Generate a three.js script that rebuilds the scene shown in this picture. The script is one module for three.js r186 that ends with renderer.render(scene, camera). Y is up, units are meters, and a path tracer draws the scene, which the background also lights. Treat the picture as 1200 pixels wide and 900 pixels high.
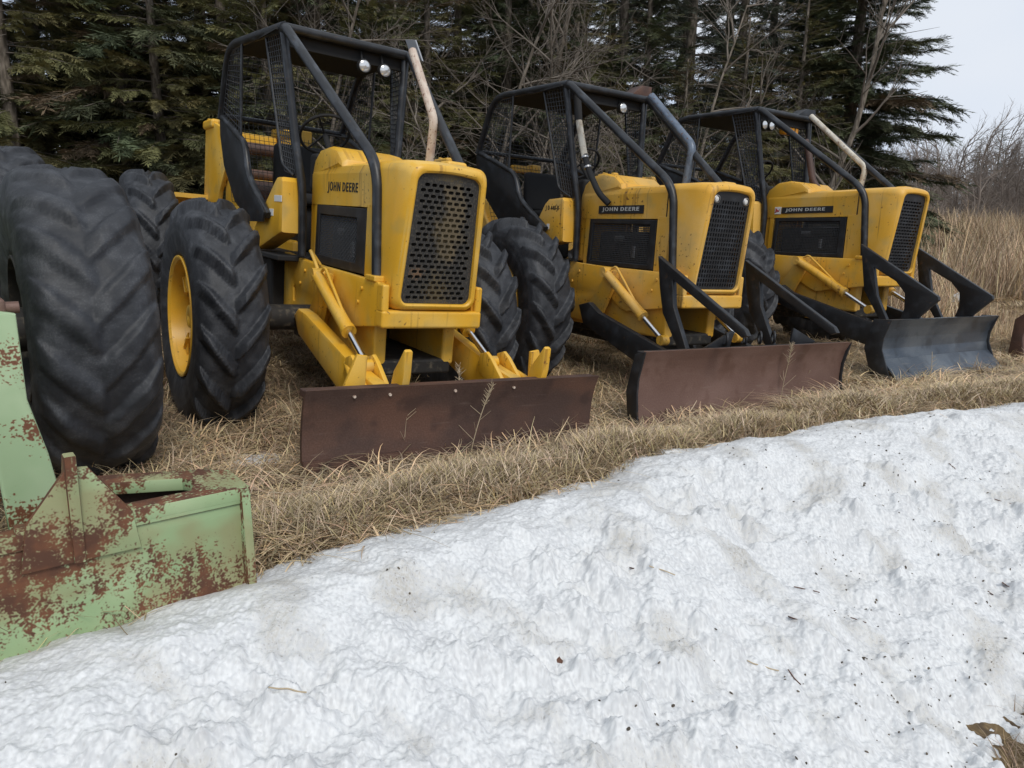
import * as THREE from 'three';
import { mergeGeometries, toCreasedNormals, mergeVertices } from 'three/addons/utils/BufferGeometryUtils.js';
import { RoundedBoxGeometry } from 'three/addons/geometries/RoundedBoxGeometry.js';
import { FontLoader } from 'three/addons/loaders/FontLoader.js';
import { TextGeometry } from 'three/addons/geometries/TextGeometry.js';

// ------------------------------------------------------------------ camera, sky, sun, exposure
const scene = new THREE.Scene();
const camera = new THREE.PerspectiveCamera(56.0, 4 / 3, 0.05, 2000);
camera.position.set(0, 1.3955, 0);
camera.rotation.set(-0.21075, 0, 0.0195, 'XYZ');
const renderer = new THREE.WebGLRenderer({ antialias: true });
renderer.toneMapping = THREE.LinearToneMapping;
renderer.toneMappingExposure = 1.15;
renderer.shadowMap.enabled = true;

function rng(seed) { let a = seed >>> 0; return () => { a = (a + 0x6D2B79F5) | 0; let t = Math.imul(a ^ (a >>> 15), 1 | a); t = (t + Math.imul(t ^ (t >>> 7), 61 | t)) ^ t; return ((t ^ (t >>> 14)) >>> 0) / 4294967296; }; }
function noiseMaker(seed) {
  const r = rng(seed), p = new Uint8Array(512), gx = new Float32Array(256), gy = new Float32Array(256);
  const a = [...Array(256).keys()]; for (let i = 255; i > 0; i--) { const j = Math.floor(r() * (i + 1)); [a[i], a[j]] = [a[j], a[i]]; }
  for (let i = 0; i < 512; i++) p[i] = a[i & 255];
  for (let i = 0; i < 256; i++) { const t = r() * 6.2832; gx[i] = Math.cos(t); gy[i] = Math.sin(t); }
  const md = (v, n) => ((v % n) + n) % n;
  return (x, y, px = 256, py = px) => {                     // tileable gradient noise, about -0.7 .. 0.7
    const xi = Math.floor(x), yi = Math.floor(y), fx = x - xi, fy = y - yi;
    const x0 = md(xi, px), x1 = md(xi + 1, px), y0 = md(yi, py), y1 = md(yi + 1, py);
    const h = (i, j, dx, dy) => { const k = p[p[i & 255] + (j & 255)]; return gx[k] * dx + gy[k] * dy; };
    const u = fx * fx * fx * (fx * (fx * 6 - 15) + 10), v = fy * fy * fy * (fy * (fy * 6 - 15) + 10);
    const a0 = h(x0, y0, fx, fy), b0 = h(x1, y0, fx - 1, fy), c0 = h(x0, y1, fx, fy - 1), d0 = h(x1, y1, fx - 1, fy - 1);
    return a0 + (b0 - a0) * u + (c0 - a0) * v + (a0 - b0 - c0 + d0) * u * v;
  };
}
const N1 = noiseMaker(11), N2 = noiseMaker(23), N3 = noiseMaker(37);
const fbm = (n, x, y, oct, per = 256) => { let s = 0, a = 1; for (let i = 0; i < oct; i++) { s += a * n(x, y, per); x *= 2; y *= 2; per *= 2; a *= 0.5; } return s; };
const sstep = (a, b, x) => { const t = Math.min(1, Math.max(0, (x - a) / (b - a))); return t * t * (3 - 2 * t); };
const lerp = (a, b, t) => a + (b - a) * t;
const V = (x, y, z) => new THREE.Vector3(x, y, z);

{ // overcast sky: pale blue grey air with thin cloud
  const w = 512, h = 256, d = new Float32Array(w * h * 4);
  for (let j = 0; j < h; j++) for (let i = 0; i < w; i++) {
    const el = (j + 0.5) / h * Math.PI - Math.PI / 2, az = i / w;
    const c = fbm(N1, az * 8, (0.5 + el / 3.1416) * 9 + 0.3 * N2(az * 6, el * 3, 6), 5, 8);
    const cl = sstep(-0.35, 0.5, c), up = sstep(0, 1.3, el);
    const k = (j * w + i) * 4;
    const blue = [lerp(0.50, 0.57, up), lerp(0.60, 0.625, up), lerp(0.76, 0.69, up)], white = [0.71, 0.745, 0.80];
    for (let q = 0; q < 3; q++) d[k + q] = el < 0 ? [0.30, 0.28, 0.25][q] : lerp(blue[q], white[q], cl * 0.85) * 1.0;
    d[k + 3] = 1;
  }
  const sky = new THREE.DataTexture(d, w, h, THREE.RGBAFormat, THREE.FloatType);
  sky.mapping = THREE.EquirectangularReflectionMapping; sky.magFilter = THREE.LinearFilter; sky.minFilter = THREE.LinearFilter; sky.wrapS = THREE.RepeatWrapping; sky.needsUpdate = true;
  scene.background = sky; scene.environment = sky;
}
const sun = new THREE.DirectionalLight(new THREE.Color(1.0, 0.955, 0.88), 1.5);
sun.position.set(7, 17, 9); sun.target.position.set(0, 0, -6); sun.castShadow = true; sun.shadow.radius = 34;
sun.shadow.mapSize.set(2048, 2048);
Object.assign(sun.shadow.camera, { left: -20, right: 20, top: 20, bottom: -20, near: 1, far: 80 });
scene.add(sun, sun.target);

// ------------------------------------------------------------------ helpers
const used = {};
const numbered = (n) => { const k = used[n] = (used[n] ?? -1) + 1; return k ? `${n}_${String(k).padStart(3, '0')}` : n; };
function tag(o, label, category, group, kind) { o.userData.label = label; if (category) o.userData.category = category; if (group) o.userData.group = group; if (kind) o.userData.kind = kind; return o; }
function shade(o) { o.traverse((m) => { if (m.isMesh) { m.castShadow = true; m.receiveShadow = true; } }); return o; }
function top(o, name) { o.name = numbered(name); scene.add(o); return shade(o); }
function part(name, geo, mat, parent, label) { const m = new THREE.Mesh(geo, mat); m.name = name; if (label) m.userData.label = label; parent.add(m); return m; }
function sub(name, parent) { const g = new THREE.Group(); g.name = name; parent.add(g); return g; }
function flat(g) { g = g.index ? g.toNonIndexed() : g; for (const k of Object.keys(g.attributes)) if (!['position', 'normal', 'uv'].includes(k)) g.deleteAttribute(k); return g; }
function boxUV(g) {                                         // uv in metres, projected along the dominant axis of each face
  g = flat(g); const p = g.attributes.position, uv = new Float32Array(p.count * 2), a = V(), b = V(), c = V(), n = V();
  for (let i = 0; i < p.count; i += 3) {
    a.fromBufferAttribute(p, i); b.fromBufferAttribute(p, i + 1); c.fromBufferAttribute(p, i + 2);
    n.copy(b).sub(a).cross(c.clone().sub(a)); const ax = Math.abs(n.x), ay = Math.abs(n.y), az = Math.abs(n.z);
    [a, b, c].forEach((q, j) => { const k = (i + j) * 2; if (ax >= ay && ax >= az) { uv[k] = q.z; uv[k + 1] = q.y; } else if (ay >= az) { uv[k] = q.x + 0.37; uv[k + 1] = q.z; } else { uv[k] = q.x + 0.61; uv[k + 1] = q.y; } });
  }
  g.setAttribute('uv', new THREE.BufferAttribute(uv, 2)); return g;
}
const join = (gs) => boxUV(mergeGeometries(gs.map(flat).map((g) => { if (!g.attributes.uv) g.setAttribute('uv', new THREE.BufferAttribute(new Float32Array(g.attributes.position.count * 2), 2)); return g; })));
const crease = (g, a = 0.6) => { g = flat(g); g.deleteAttribute('uv'); g.deleteAttribute('normal'); return boxUV(toCreasedNormals(mergeVertices(g, 1e-4), a)); };
function rb(x0, x1, y0, y1, z0, z1, r = 0.012) { const w = x1 - x0, h = y1 - y0, d = z1 - z0; return flat(new RoundedBoxGeometry(w, h, d, 2, Math.min(r, w / 2.1, h / 2.1, d / 2.1)).translate((x0 + x1) / 2, (y0 + y1) / 2, (z0 + z1) / 2)); }
function cyl(a, b, r, r2 = r, n = 14) { const d = b.clone().sub(a), g = new THREE.CylinderGeometry(r2, r, d.length(), n); g.applyQuaternion(new THREE.Quaternion().setFromUnitVectors(V(0, 1, 0), d.clone().normalize())); const m = a.clone().add(b).multiplyScalar(0.5); return flat(g.translate(m.x, m.y, m.z)); }
function tube(pts, r, fil = 0.08, n = 12) {                 // polyline with rounded bends
  const P = pts.map((q) => Array.isArray(q) ? V(...q) : q), path = new THREE.CurvePath(); let prev = P[0];
  for (let i = 1; i < P.length; i++) {
    if (i === P.length - 1) { path.add(new THREE.LineCurve3(prev, P[i])); break; }
    const u = P[i].clone().sub(P[i - 1]), v = P[i + 1].clone().sub(P[i]), f = Math.min(Array.isArray(fil) ? fil[i] ?? 0.08 : fil, u.length() * 0.48, v.length() * 0.48);
    const e = P[i].clone().addScaledVector(u.normalize(), -f), s = P[i].clone().addScaledVector(v.normalize(), f);
    path.add(new THREE.LineCurve3(prev, e)); path.add(new THREE.QuadraticBezierCurve3(e, P[i], s)); prev = s;
  }
  const g = new THREE.TubeGeometry(path, Math.max(10, P.length * 14), r, n), caps = [];
  return flat(mergeGeometries([flat(g), cyl(P[0].clone(), P[0].clone().lerp(P[1], 0.004), r, r, n), cyl(P[P.length - 1].clone(), P[P.length - 1].clone().lerp(P[P.length - 2], 0.004), r, r, n)]));
}
function plate(poly, xc, t, bevel = 0.006, holes = []) {    // outline in (z, y), thickness t about x = xc
  const s = new THREE.Shape(poly.map(([z, y]) => new THREE.Vector2(z, y)));
  for (const h of holes) s.holes.push(new THREE.Path(h.map(([z, y]) => new THREE.Vector2(z, y))));
  const b = Math.min(bevel, t * 0.45), g = new THREE.ExtrudeGeometry(s, { depth: t - 2 * b, bevelEnabled: b > 0, bevelThickness: b, bevelSize: b, bevelOffset: -b, bevelSegments: 2, curveSegments: 12 });
  g.rotateY(-Math.PI / 2); return flat(g.translate(xc + t / 2 - b, 0, 0));
}
function frontPlate(poly, zc, t, bevel = 0.006, holes = []) { // outline in (x, y), thickness about z = zc
  const s = new THREE.Shape(poly.map(([x, y]) => new THREE.Vector2(x, y)));
  for (const h of holes) s.holes.push(new THREE.Path(h.map(([x, y]) => new THREE.Vector2(x, y))));
  const b = Math.min(bevel, t * 0.45), g = new THREE.ExtrudeGeometry(s, { depth: t - 2 * b, bevelEnabled: b > 0, bevelThickness: b, bevelSize: b, bevelOffset: -b, bevelSegments: 2, curveSegments: 12 });
  return flat(g.translate(0, 0, zc - t / 2 + b));
}
function wires(A, B, C, D, nu, nv, r) {                     // woven guard between four corners
  const gs = [], P = (u, v) => A.clone().lerp(B, u).lerp(D.clone().lerp(C, u), v);
  for (let i = 0; i <= nu; i++) gs.push(cyl(P(i / nu, 0), P(i / nu, 1), r, r, 4));
  for (let j = 0; j <= nv; j++) gs.push(cyl(P(0, j / nv), P(1, j / nv), r, r, 4));
  return mergeGeometries(gs);
}

// ------------------------------------------------------------------ materials
function tex(size, fn, { srgb = true, rep = 1, h = size } = {}) {
  const d = new Uint8Array(size * h * 4);
  for (let j = 0; j < h; j++) for (let i = 0; i < size; i++) { const c = fn(i / size, j / h), k = (j * size + i) * 4; d[k] = c[0]; d[k + 1] = c[1]; d[k + 2] = c[2]; d[k + 3] = 255; }
  const t = new THREE.DataTexture(d, size, h); t.magFilter = THREE.LinearFilter; t.minFilter = THREE.LinearMipmapLinearFilter; t.generateMipmaps = true; t.wrapS = t.wrapT = THREE.RepeatWrapping; t.repeat.set(rep, rep);
  if (srgb) t.colorSpace = THREE.SRGBColorSpace; t.needsUpdate = true; return t;
}
const clampC = (v) => Math.max(0, Math.min(255, v));
const mix3 = (a, b, t) => [clampC(lerp(a[0], b[0], t)), clampC(lerp(a[1], b[1], t)), clampC(lerp(a[2], b[2], t))];
function paintTex(base, faded, seed, wear) {                // 1024 px over 2 m: faded paint, rust pits, runs and scratches
  const n = noiseMaker(seed), n2 = noiseMaker(seed + 5);
  return tex(512, (u, v) => {
    let c = mix3(base, faded, sstep(-0.5, 0.6, fbm(n, u * 5, v * 5, 5, 5)));
    const g = n2(u * 300, v * 300, 300) * 8; c = [c[0] + g, c[1] + g, c[2] + g * 0.6];
    const pit = fbm(n2, u * 70, v * 70, 2, 70), reg = fbm(n, u * 4 + 3.3, v * 4, 3, 4);
    c = mix3(c, [92, 56, 28], sstep(0.66 - wear * 0.22, 0.86 - wear * 0.22, pit + reg * 0.4) * 0.75);
    const run = n(u * 55, v * 4, 55, 4) + 0.5 * n2(u * 130, v * 7, 130, 7);
    c = mix3(c, [120, 84, 40], sstep(0.34, 0.8, run + reg * 0.5) * 0.42);
    const dust = fbm(n2, u * 9 + 1.7, v * 9, 4, 9); c = mix3(c, [168, 148, 104], sstep(0.0, 0.8, dust) * 0.45);
    return c.map(clampC);
  }, { rep: 0.5 });
}
const grainBump = tex(512, (u, v) => { const b = 128 + 60 * fbm(N2, u * 24, v * 24, 4, 24); return [b, b, b]; }, { srgb: false, rep: 1 });
const std = (o) => new THREE.MeshStandardMaterial(o);
const M = {};
M.yellow = [
  std({ map: paintTex([226, 170, 42], [226, 182, 84], 101, 0.42), roughness: 0.42, bumpMap: grainBump, bumpScale: 0.0006 }),
  std({ map: paintTex([224, 168, 54], [222, 178, 98], 133, 0.72), roughness: 0.5, bumpMap: grainBump, bumpScale: 0.0008 }),
  std({ map: paintTex([222, 166, 48], [222, 176, 90], 167, 0.55), roughness: 0.48, bumpMap: grainBump, bumpScale: 0.0008 })];
const blackTex = (seed, hi) => { const n = noiseMaker(seed); return tex(512, (u, v) => { const f = fbm(n, u * 8, v * 8, 5, 8), s = n(u * 90, v * 90, 90); let c = mix3([30, 31, 34], hi, sstep(-0.2, 0.8, f) * 0.8); c = mix3(c, [128, 130, 130], sstep(0.44, 0.62, s) * 0.35); return mix3(c, [82, 58, 42], sstep(0.42, 0.7, fbm(n, u * 17 + 4, v * 17, 3, 17)) * 0.6); }, { rep: 1 }); };
M.black = std({ map: blackTex(201, [56, 60, 66]), roughness: 0.5, bumpMap: grainBump, bumpScale: 0.0006 });
M.blackTube = std({ map: blackTex(207, [72, 77, 84]), roughness: 0.42, bumpMap: grainBump, bumpScale: 0.0006 });
M.guard = std({ color: new THREE.Color(0.04, 0.042, 0.046), roughness: 0.6 });
M.dark = std({ color: new THREE.Color(0.016, 0.016, 0.017), roughness: 0.8 });
M.engine = std({ map: tex(256, (u, v) => { const f = fbm(N3, u * 10, v * 10, 4, 10); return mix3([40, 38, 36], [120, 110, 90], sstep(0, 0.8, f) * 0.7); }, { rep: 2 }), roughness: 0.7 });
M.chrome = std({ color: new THREE.Color(0.75, 0.75, 0.76), roughness: 0.18, metalness: 1 });
M.steel = std({ color: new THREE.Color(0.42, 0.42, 0.43), roughness: 0.4, metalness: 0.8 });
M.lens = new THREE.MeshPhysicalMaterial({ color: new THREE.Color(0.72, 0.73, 0.74), roughness: 0.12, metalness: 0.55, clearcoat: 1, clearcoatRoughness: 0.05 });
M.white = std({ color: new THREE.Color(0.72, 0.71, 0.68), roughness: 0.5 });
M.letter = std({ color: new THREE.Color(0.02, 0.018, 0.016), roughness: 0.6 });
M.letterWhite = std({ color: new THREE.Color(0.55, 0.55, 0.52), roughness: 0.5 });
M.red = std({ color: new THREE.Color(0.42, 0.06, 0.05), roughness: 0.5 });
M.amber = std({ color: new THREE.Color(0.62, 0.27, 0.02), roughness: 0.3 });
const pipeTex = (a, b, seed) => { const n = noiseMaker(seed); return tex(256, (u, v) => { const c = mix3(a, b, sstep(-0.3, 0.6, fbm(n, u * 6, v * 6, 5, 6))); return mix3(c, [104, 66, 46], sstep(0.3, 0.6, fbm(n, u * 20, v * 20, 3, 20)) * 0.7); }, { rep: 2 }); };
M.pipe = [std({ map: pipeTex([208, 192, 176], [188, 164, 148], 31), roughness: 0.6 }), std({ map: pipeTex([112, 124, 140], [88, 98, 112], 32), roughness: 0.42, metalness: 0.35 }), std({ map: pipeTex([204, 198, 184], [176, 164, 146], 33), roughness: 0.55 })];
const rustTex = (a, b, c3, seed) => { const n = noiseMaker(seed), m = noiseMaker(seed + 3); return tex(512, (u, v) => {
  let c = mix3(a, b, sstep(-0.4, 0.5, fbm(n, u * 4, v * 6, 6, 4))); const g = m(u * 260, v * 260, 260) * 16; c = [c[0] + g, c[1] + g, c[2] + g];
  c = mix3(c, c3, sstep(0.05, 0.6, fbm(m, u * 11, v * 11, 4, 11)) * 0.6);
  c = mix3(c, [150, 138, 128], sstep(0.36, 0.6, m(u * 10 + v * 6, v * 90, 256, 90)) * 0.22); return c.map(clampC); }, { rep: 0.5 }); };
M.rust = [std({ map: rustTex([76, 58, 52], [98, 70, 58], [60, 44, 40], 301), roughness: 0.62, metalness: 0.1, bumpMap: grainBump, bumpScale: 0.0015 }),
  std({ map: rustTex([106, 80, 70], [120, 94, 84], [92, 66, 54], 311), roughness: 0.6, metalness: 0.1, bumpMap: grainBump, bumpScale: 0.0012 }),
  std({ map: rustTex([70, 78, 88], [100, 106, 112], [52, 56, 62], 321), roughness: 0.36, metalness: 0.35, bumpMap: grainBump, bumpScale: 0.001 })];
M.rubber = std({ map: tex(512, (u, v) => { const f = fbm(N2, u * 9, v * 9, 5, 9), s = N3(u * 150, v * 150, 150); let c = mix3([38, 40, 45], [60, 62, 67], sstep(-0.4, 0.6, f)); c = mix3(c, [96, 97, 98], sstep(0.15, 0.55, s + 0.5 * f) * 0.32); return mix3(c, [94, 86, 74], sstep(0.35, 0.9, fbm(N1, u * 6 + 2, v * 6, 3, 6)) * 0.3); }, { rep: 1 }), roughness: 0.6, bumpMap: tex(512, (u, v) => { const b = 128 + 90 * fbm(N1, u * 30, v * 30, 4, 30); return [b, b, b]; }, { srgb: false, rep: 1 }), bumpScale: 0.003 });
{ const n = noiseMaker(401), m = noiseMaker(402);
  const mask = (u, v) => fbm(n, u * 4, v * 5, 4, 4) * 0.85 + m(u * 95, v * 95, 95) * 0.40 + n(u * 190, v * 190, 190) * 0.40 + 0.3 * n(u * 46, v * 5, 46, 5);
  M.green = std({ map: tex(768, (u, v) => { const k = mask(u, v); let g = mix3([146, 170, 126], [166, 184, 142], sstep(-0.4, 0.5, fbm(m, u * 5, v * 5, 4, 5))); let r = mix3([112, 70, 46], [86, 54, 38], sstep(-0.4, 0.4, fbm(n, u * 18, v * 18, 4, 18))); g = mix3(g, [142, 120, 84], sstep(-0.25, 0.15, fbm(n, u * 3, v * 4, 4, 3)) * 0.45); return mix3(g, r, sstep(-0.12, 0.2, k)); }, { rep: 0.8 }), roughness: 0.66,
    bumpMap: tex(768, (u, v) => { const b = 200 - 120 * sstep(-0.07, 0.13, mask(u, v)) + 20 * m(u * 100, v * 100, 100); return [b, b, b]; }, { srgb: false, rep: 0.8 }), bumpScale: 0.0014 });
  M.greenClean = std({ map: tex(512, (u, v) => { const k = mask(u, v) - 0.22; const g = mix3([158, 182, 142], [176, 196, 158], sstep(-0.4, 0.5, fbm(m, u * 5, v * 5, 4, 5))); return mix3(g, [112, 70, 48], sstep(0.0, 0.1, k)); }, { rep: 0.8 }), roughness: 0.6 }); }
M.bark = std({ map: tex(256, (u, v) => { const f = fbm(N3, u * 16, v * 5, 5, 16), s = mix3([84, 76, 66], [134, 124, 112], sstep(-0.5, 0.6, f)); return s; }, { rep: 1 }), roughness: 0.9, bumpMap: tex(256, (u, v) => { const b = 128 + 110 * fbm(N3, u * 16, v * 5, 4, 16); return [b, b, b]; }, { srgb: false }), bumpScale: 0.012 });
M.twig = std({ color: new THREE.Color(0.18, 0.152, 0.125), roughness: 0.9 });
M.twigPale = std({ color: new THREE.Color(0.36, 0.33, 0.29), roughness: 0.9 });
M.needle = std({ color: new THREE.Color(1, 1, 1), roughness: 0.85, side: THREE.DoubleSide });
M.straw = std({ color: new THREE.Color(1, 1, 1), vertexColors: true, roughness: 0.85, side: THREE.DoubleSide });
M.stalk = std({ color: new THREE.Color(0.46, 0.37, 0.25), roughness: 0.9, side: THREE.DoubleSide });
M.leaf = std({ color: new THREE.Color(0.11, 0.05, 0.03), roughness: 0.8, side: THREE.DoubleSide });

// ------------------------------------------------------------------ where the machines stand
const POSE = {
  1: { p: [-1.1856, -0.0043, -5.3401], r: [0.603, 0.0375, -0.0585] },
  2: { p: [0.9981, -0.0342, -6.8117], r: [0.5598, 0.0035, -0.0366] },
  3: { p: [3.2971, 0.0475, -8.4006], r: [0.5674, -0.0117, -0.0258] },
  0: { p: [-3.0787, 0.06, -3.0661], r: [0.68, 0, 0] },
};
for (const k in POSE) { const q = POSE[k]; q.m = new THREE.Matrix4().compose(V(...q.p), new THREE.Quaternion().setFromEuler(new THREE.Euler(q.r[1], q.r[0], q.r[2], 'YXZ')), V(1, 1, 1)); }
const REAR = { 1: 0.22, 2: 0.16, 3: 0.1, 0: 0.3 };

// ------------------------------------------------------------------ ground and snow
const EDGE = [[-9, 0.35], [-3, 0.1], [0, 0], [0.35, -0.1], [0.75, -0.15], [1.24, -0.24], [1.7, -0.30], [2.2, -0.335], [2.6, -0.37], [2.85, -0.53], [3.7, -0.47], [4.9, -0.45], [6.5, -0.05], [9, 0.35], [20, 1.5]];
const edge = (s) => { for (let i = 1; i < EDGE.length; i++) if (s <= EDGE[i][0]) { const a = EDGE[i - 1], b = EDGE[i]; return lerp(a[1], b[1], Math.max(0, (s - a[0]) / (b[0] - a[0]))); } return 1.5; };
const sd = (x, z) => { const dx = x + 1.5, dz = z + 1.92; return [dx * 0.845 - dz * 0.535, dx * 0.535 + dz * 0.845]; };
const xz = (s, d) => [-1.5 + s * 0.845 + d * 0.535, -1.92 - s * 0.535 + d * 0.845];
const CTRL = [];
const anchor = (k, x, y, z, w = 1) => { const p = V(x, y, z).applyMatrix4(POSE[k].m); CTRL.push([p.x, p.z, p.y, w]); };
for (const k of [1, 2, 3]) { anchor(k, -1.04, 0.035, 0); anchor(k, 1.04, 0.035, 0); anchor(k, -1.04, 0.04 + REAR[k], -2.7); anchor(k, 1.04, 0.04 + REAR[k], -2.7); }
anchor(1, -0.95, 0.10, 1.6); anchor(1, 0.95, 0.10, 1.6); anchor(1, 0, 0.10, 1.62);
anchor(2, -1.1, 0.01, 1.63); anchor(2, 1.1, 0.01, 1.63); anchor(2, 0, 0.01, 1.63); anchor(2, -0.6, 0.01, 1.63); anchor(3, -0.97, 0.01, 1.82); anchor(3, 0.97, 0.01, 1.82); anchor(3, 0, 0.01, 1.82);
anchor(0, 1.04, 0.04, 0); anchor(0, -1.04, 0.04, 0); anchor(0, 1.04, 0.34, -2.7); anchor(0, 1.2, 0.02, 2.0);
for (let s = -6; s < 12; s += 1) { const [x, z] = xz(s, edge(s)); CTRL.push([x, z, 0.155, 1]); }
for (const [x, z, y] of [[-8, -11, 0.55], [-4, -12, 0.5], [0, -13, 0.5], [4, -14, 0.45], [8, -13, 0.4], [12, -12, 0.4], [16, -20, 0.7], [9, -20, 0.7], [0, -22, 0.8], [-10, -20, 0.9], [8, -9, 0.12], [7, -7.3, 0.1], [10, -8.5, 0.2]]) CTRL.push([x, z, y, 1]);
const profile = (dd) => 0.155 + (dd < 0 ? dd * 0.45 : 0.085 * sstep(0, 0.35, dd)) - (dd > 0.45 ? 0.338 * Math.pow(dd - 0.45, 1.08) : 0);
function baseGround(x, z) {
  let s = 0, w = 0; for (const c of CTRL) { const d2 = (x - c[0]) ** 2 + (z - c[1]) ** 2 + 0.05, k = c[3] / (d2 * d2); s += k * c[2]; w += k; }
  let y = s / w; const R = Math.hypot(x, z);
  if (R > 14) y = lerp(y, 1.0 + 0.012 * (R - 14), sstep(14, 30, R));
  return y + 0.02 * N1(x * 1.3, z * 1.3) + 0.015 * N2(x * 3.1, z * 3.1);
}
function ground(x, z) {
  const [s, d] = sd(x, z), dd = d - edge(s); let y = z > 4 || dd > 6 ? -0.31 : baseGround(x, z);
  if (dd > 0) y = lerp(y, Math.max(profile(dd) - 0.1, -0.31), sstep(0, 0.3, dd)) + (dd > 1 ? 0.012 * N2(x * 4, z * 4) : 0);
  return y;
}
const HASH = (() => { const r = rng(808), a = new Float32Array(4096); for (let i = 0; i < 4096; i++) a[i] = r(); return a; })();
function dome(x, y) {                                       // rounded clumps packed side by side: 1 on top of a clump, 0 in the hollows
  const xi = Math.floor(x), yi = Math.floor(y); let m = 0;
  for (let j = -1; j <= 1; j++) for (let i = -1; i <= 1; i++) { const h = ((xi + i) * 73 + (yi + j) * 179 + (((xi + i) * (yi + j)) & 63) * 31) & 2047, dx = xi + i + HASH[h] - x, dy = yi + j + HASH[h + 2048] - y; m += Math.exp(-7 * (dx * dx + dy * dy)) * (0.5 + HASH[(h * 7 + 11) & 4095]); }
  return Math.min(1.3, m);
}
const lump = (x, z) => { // melting, granular snow: clumps of clumps
  const wx = x + 0.05 * N2(x * 6, z * 6) + 0.016 * N1(x * 25, z * 25), wz = z + 0.05 * N3(x * 6, z * 6) + 0.016 * N2(x * 25, z * 25);
  const k = 0.55 + 0.9 * sstep(-0.3, 0.4, N3(x * 1.6 + 3, z * 1.6));
  return 0.055 * N1(wx * 3.1, wz * 3.1) + k * (0.036 * (dome(wx * 6.5, wz * 6.5) - 0.55) + 0.017 * (dome(wx * 16 + 5, wz * 16) - 0.55)) + 0.0085 * (dome(x * 40, z * 40 + 9) - 0.55) + 0.0045 * N1(x * 60, z * 60) + 0.0025 * N2(x * 115, z * 115) - 0.05 * sstep(0.42, 0.62, N2(x * 2.7 + 9, z * 2.7));
};
const snowY = (s, d) => {
  const [x, z] = xz(s, d), dd = d - edge(s) + 0.10 * N2(s * 2.3, d * 2.3) + 0.05 * N1(s * 7, d * 7), rough = lerp(0.22, 1, sstep(0.2, 0.75, dd + 0.15 * N1(s * 3, d * 3)));
  return profile(dd) + 0.05 * N3(x * 1.1, z * 1.1) * sstep(0, 0.4, dd) + lump(x, z) * rough + (1 - rough) * 0.010 * N1(x * 6, z * 14) + 0.02 * sstep(0, 0.06, dd) - 0.02;
};
{ // the land, one sheet to the horizon
  const n = 300, map = (t) => Math.sign(t) * (14 * Math.abs(t) + 900 * Math.pow(Math.abs(t), 6)), pos = [], uv = [], idx = [];
  for (let j = 0; j <= n; j++) for (let i = 0; i <= n; i++) { const x = 1 + map(i / n * 2 - 1), z = -6 + map(j / n * 2 - 1); pos.push(x, ground(x, z), z); uv.push(x, z); }
  for (let j = 0; j < n; j++) for (let i = 0; i < n; i++) { const a = j * (n + 1) + i, b = a + 1, c = a + n + 1, d = c + 1; idx.push(a, c, b, b, c, d); }
  const g = new THREE.BufferGeometry(); g.setAttribute('position', new THREE.Float32BufferAttribute(pos, 3)); g.setAttribute('uv', new THREE.Float32BufferAttribute(uv, 2)); g.setIndex(idx); g.computeVertexNormals();
  const t = tex(512, (u, v) => { const f = fbm(N1, u * 7, v * 7, 6, 7), s = N2(u * 200 + 6 * N1(u * 20, v * 20, 20), v * 60, 200, 60); let c = mix3([86, 70, 48], [134, 112, 78], sstep(-0.5, 0.5, f)); c = mix3(c, [164, 142, 102], sstep(0.1, 0.6, s) * 0.6); return mix3(c, [58, 46, 34], sstep(0.15, 0.6, fbm(N3, u * 30, v * 30, 3, 30)) * 0.6); }, { rep: 0.5 });
  const o = new THREE.Mesh(g, std({ map: t, roughness: 0.95, bumpMap: grainBump, bumpScale: 0.01 })); o.userData.kind = 'structure'; top(o, 'ground'); tag(o, 'brown straw littered ground under the machines and the road edge');
}
const dirt = (x, z) => fbm(N1, x * 1.7 + 5, z * 1.7, 4);
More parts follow.
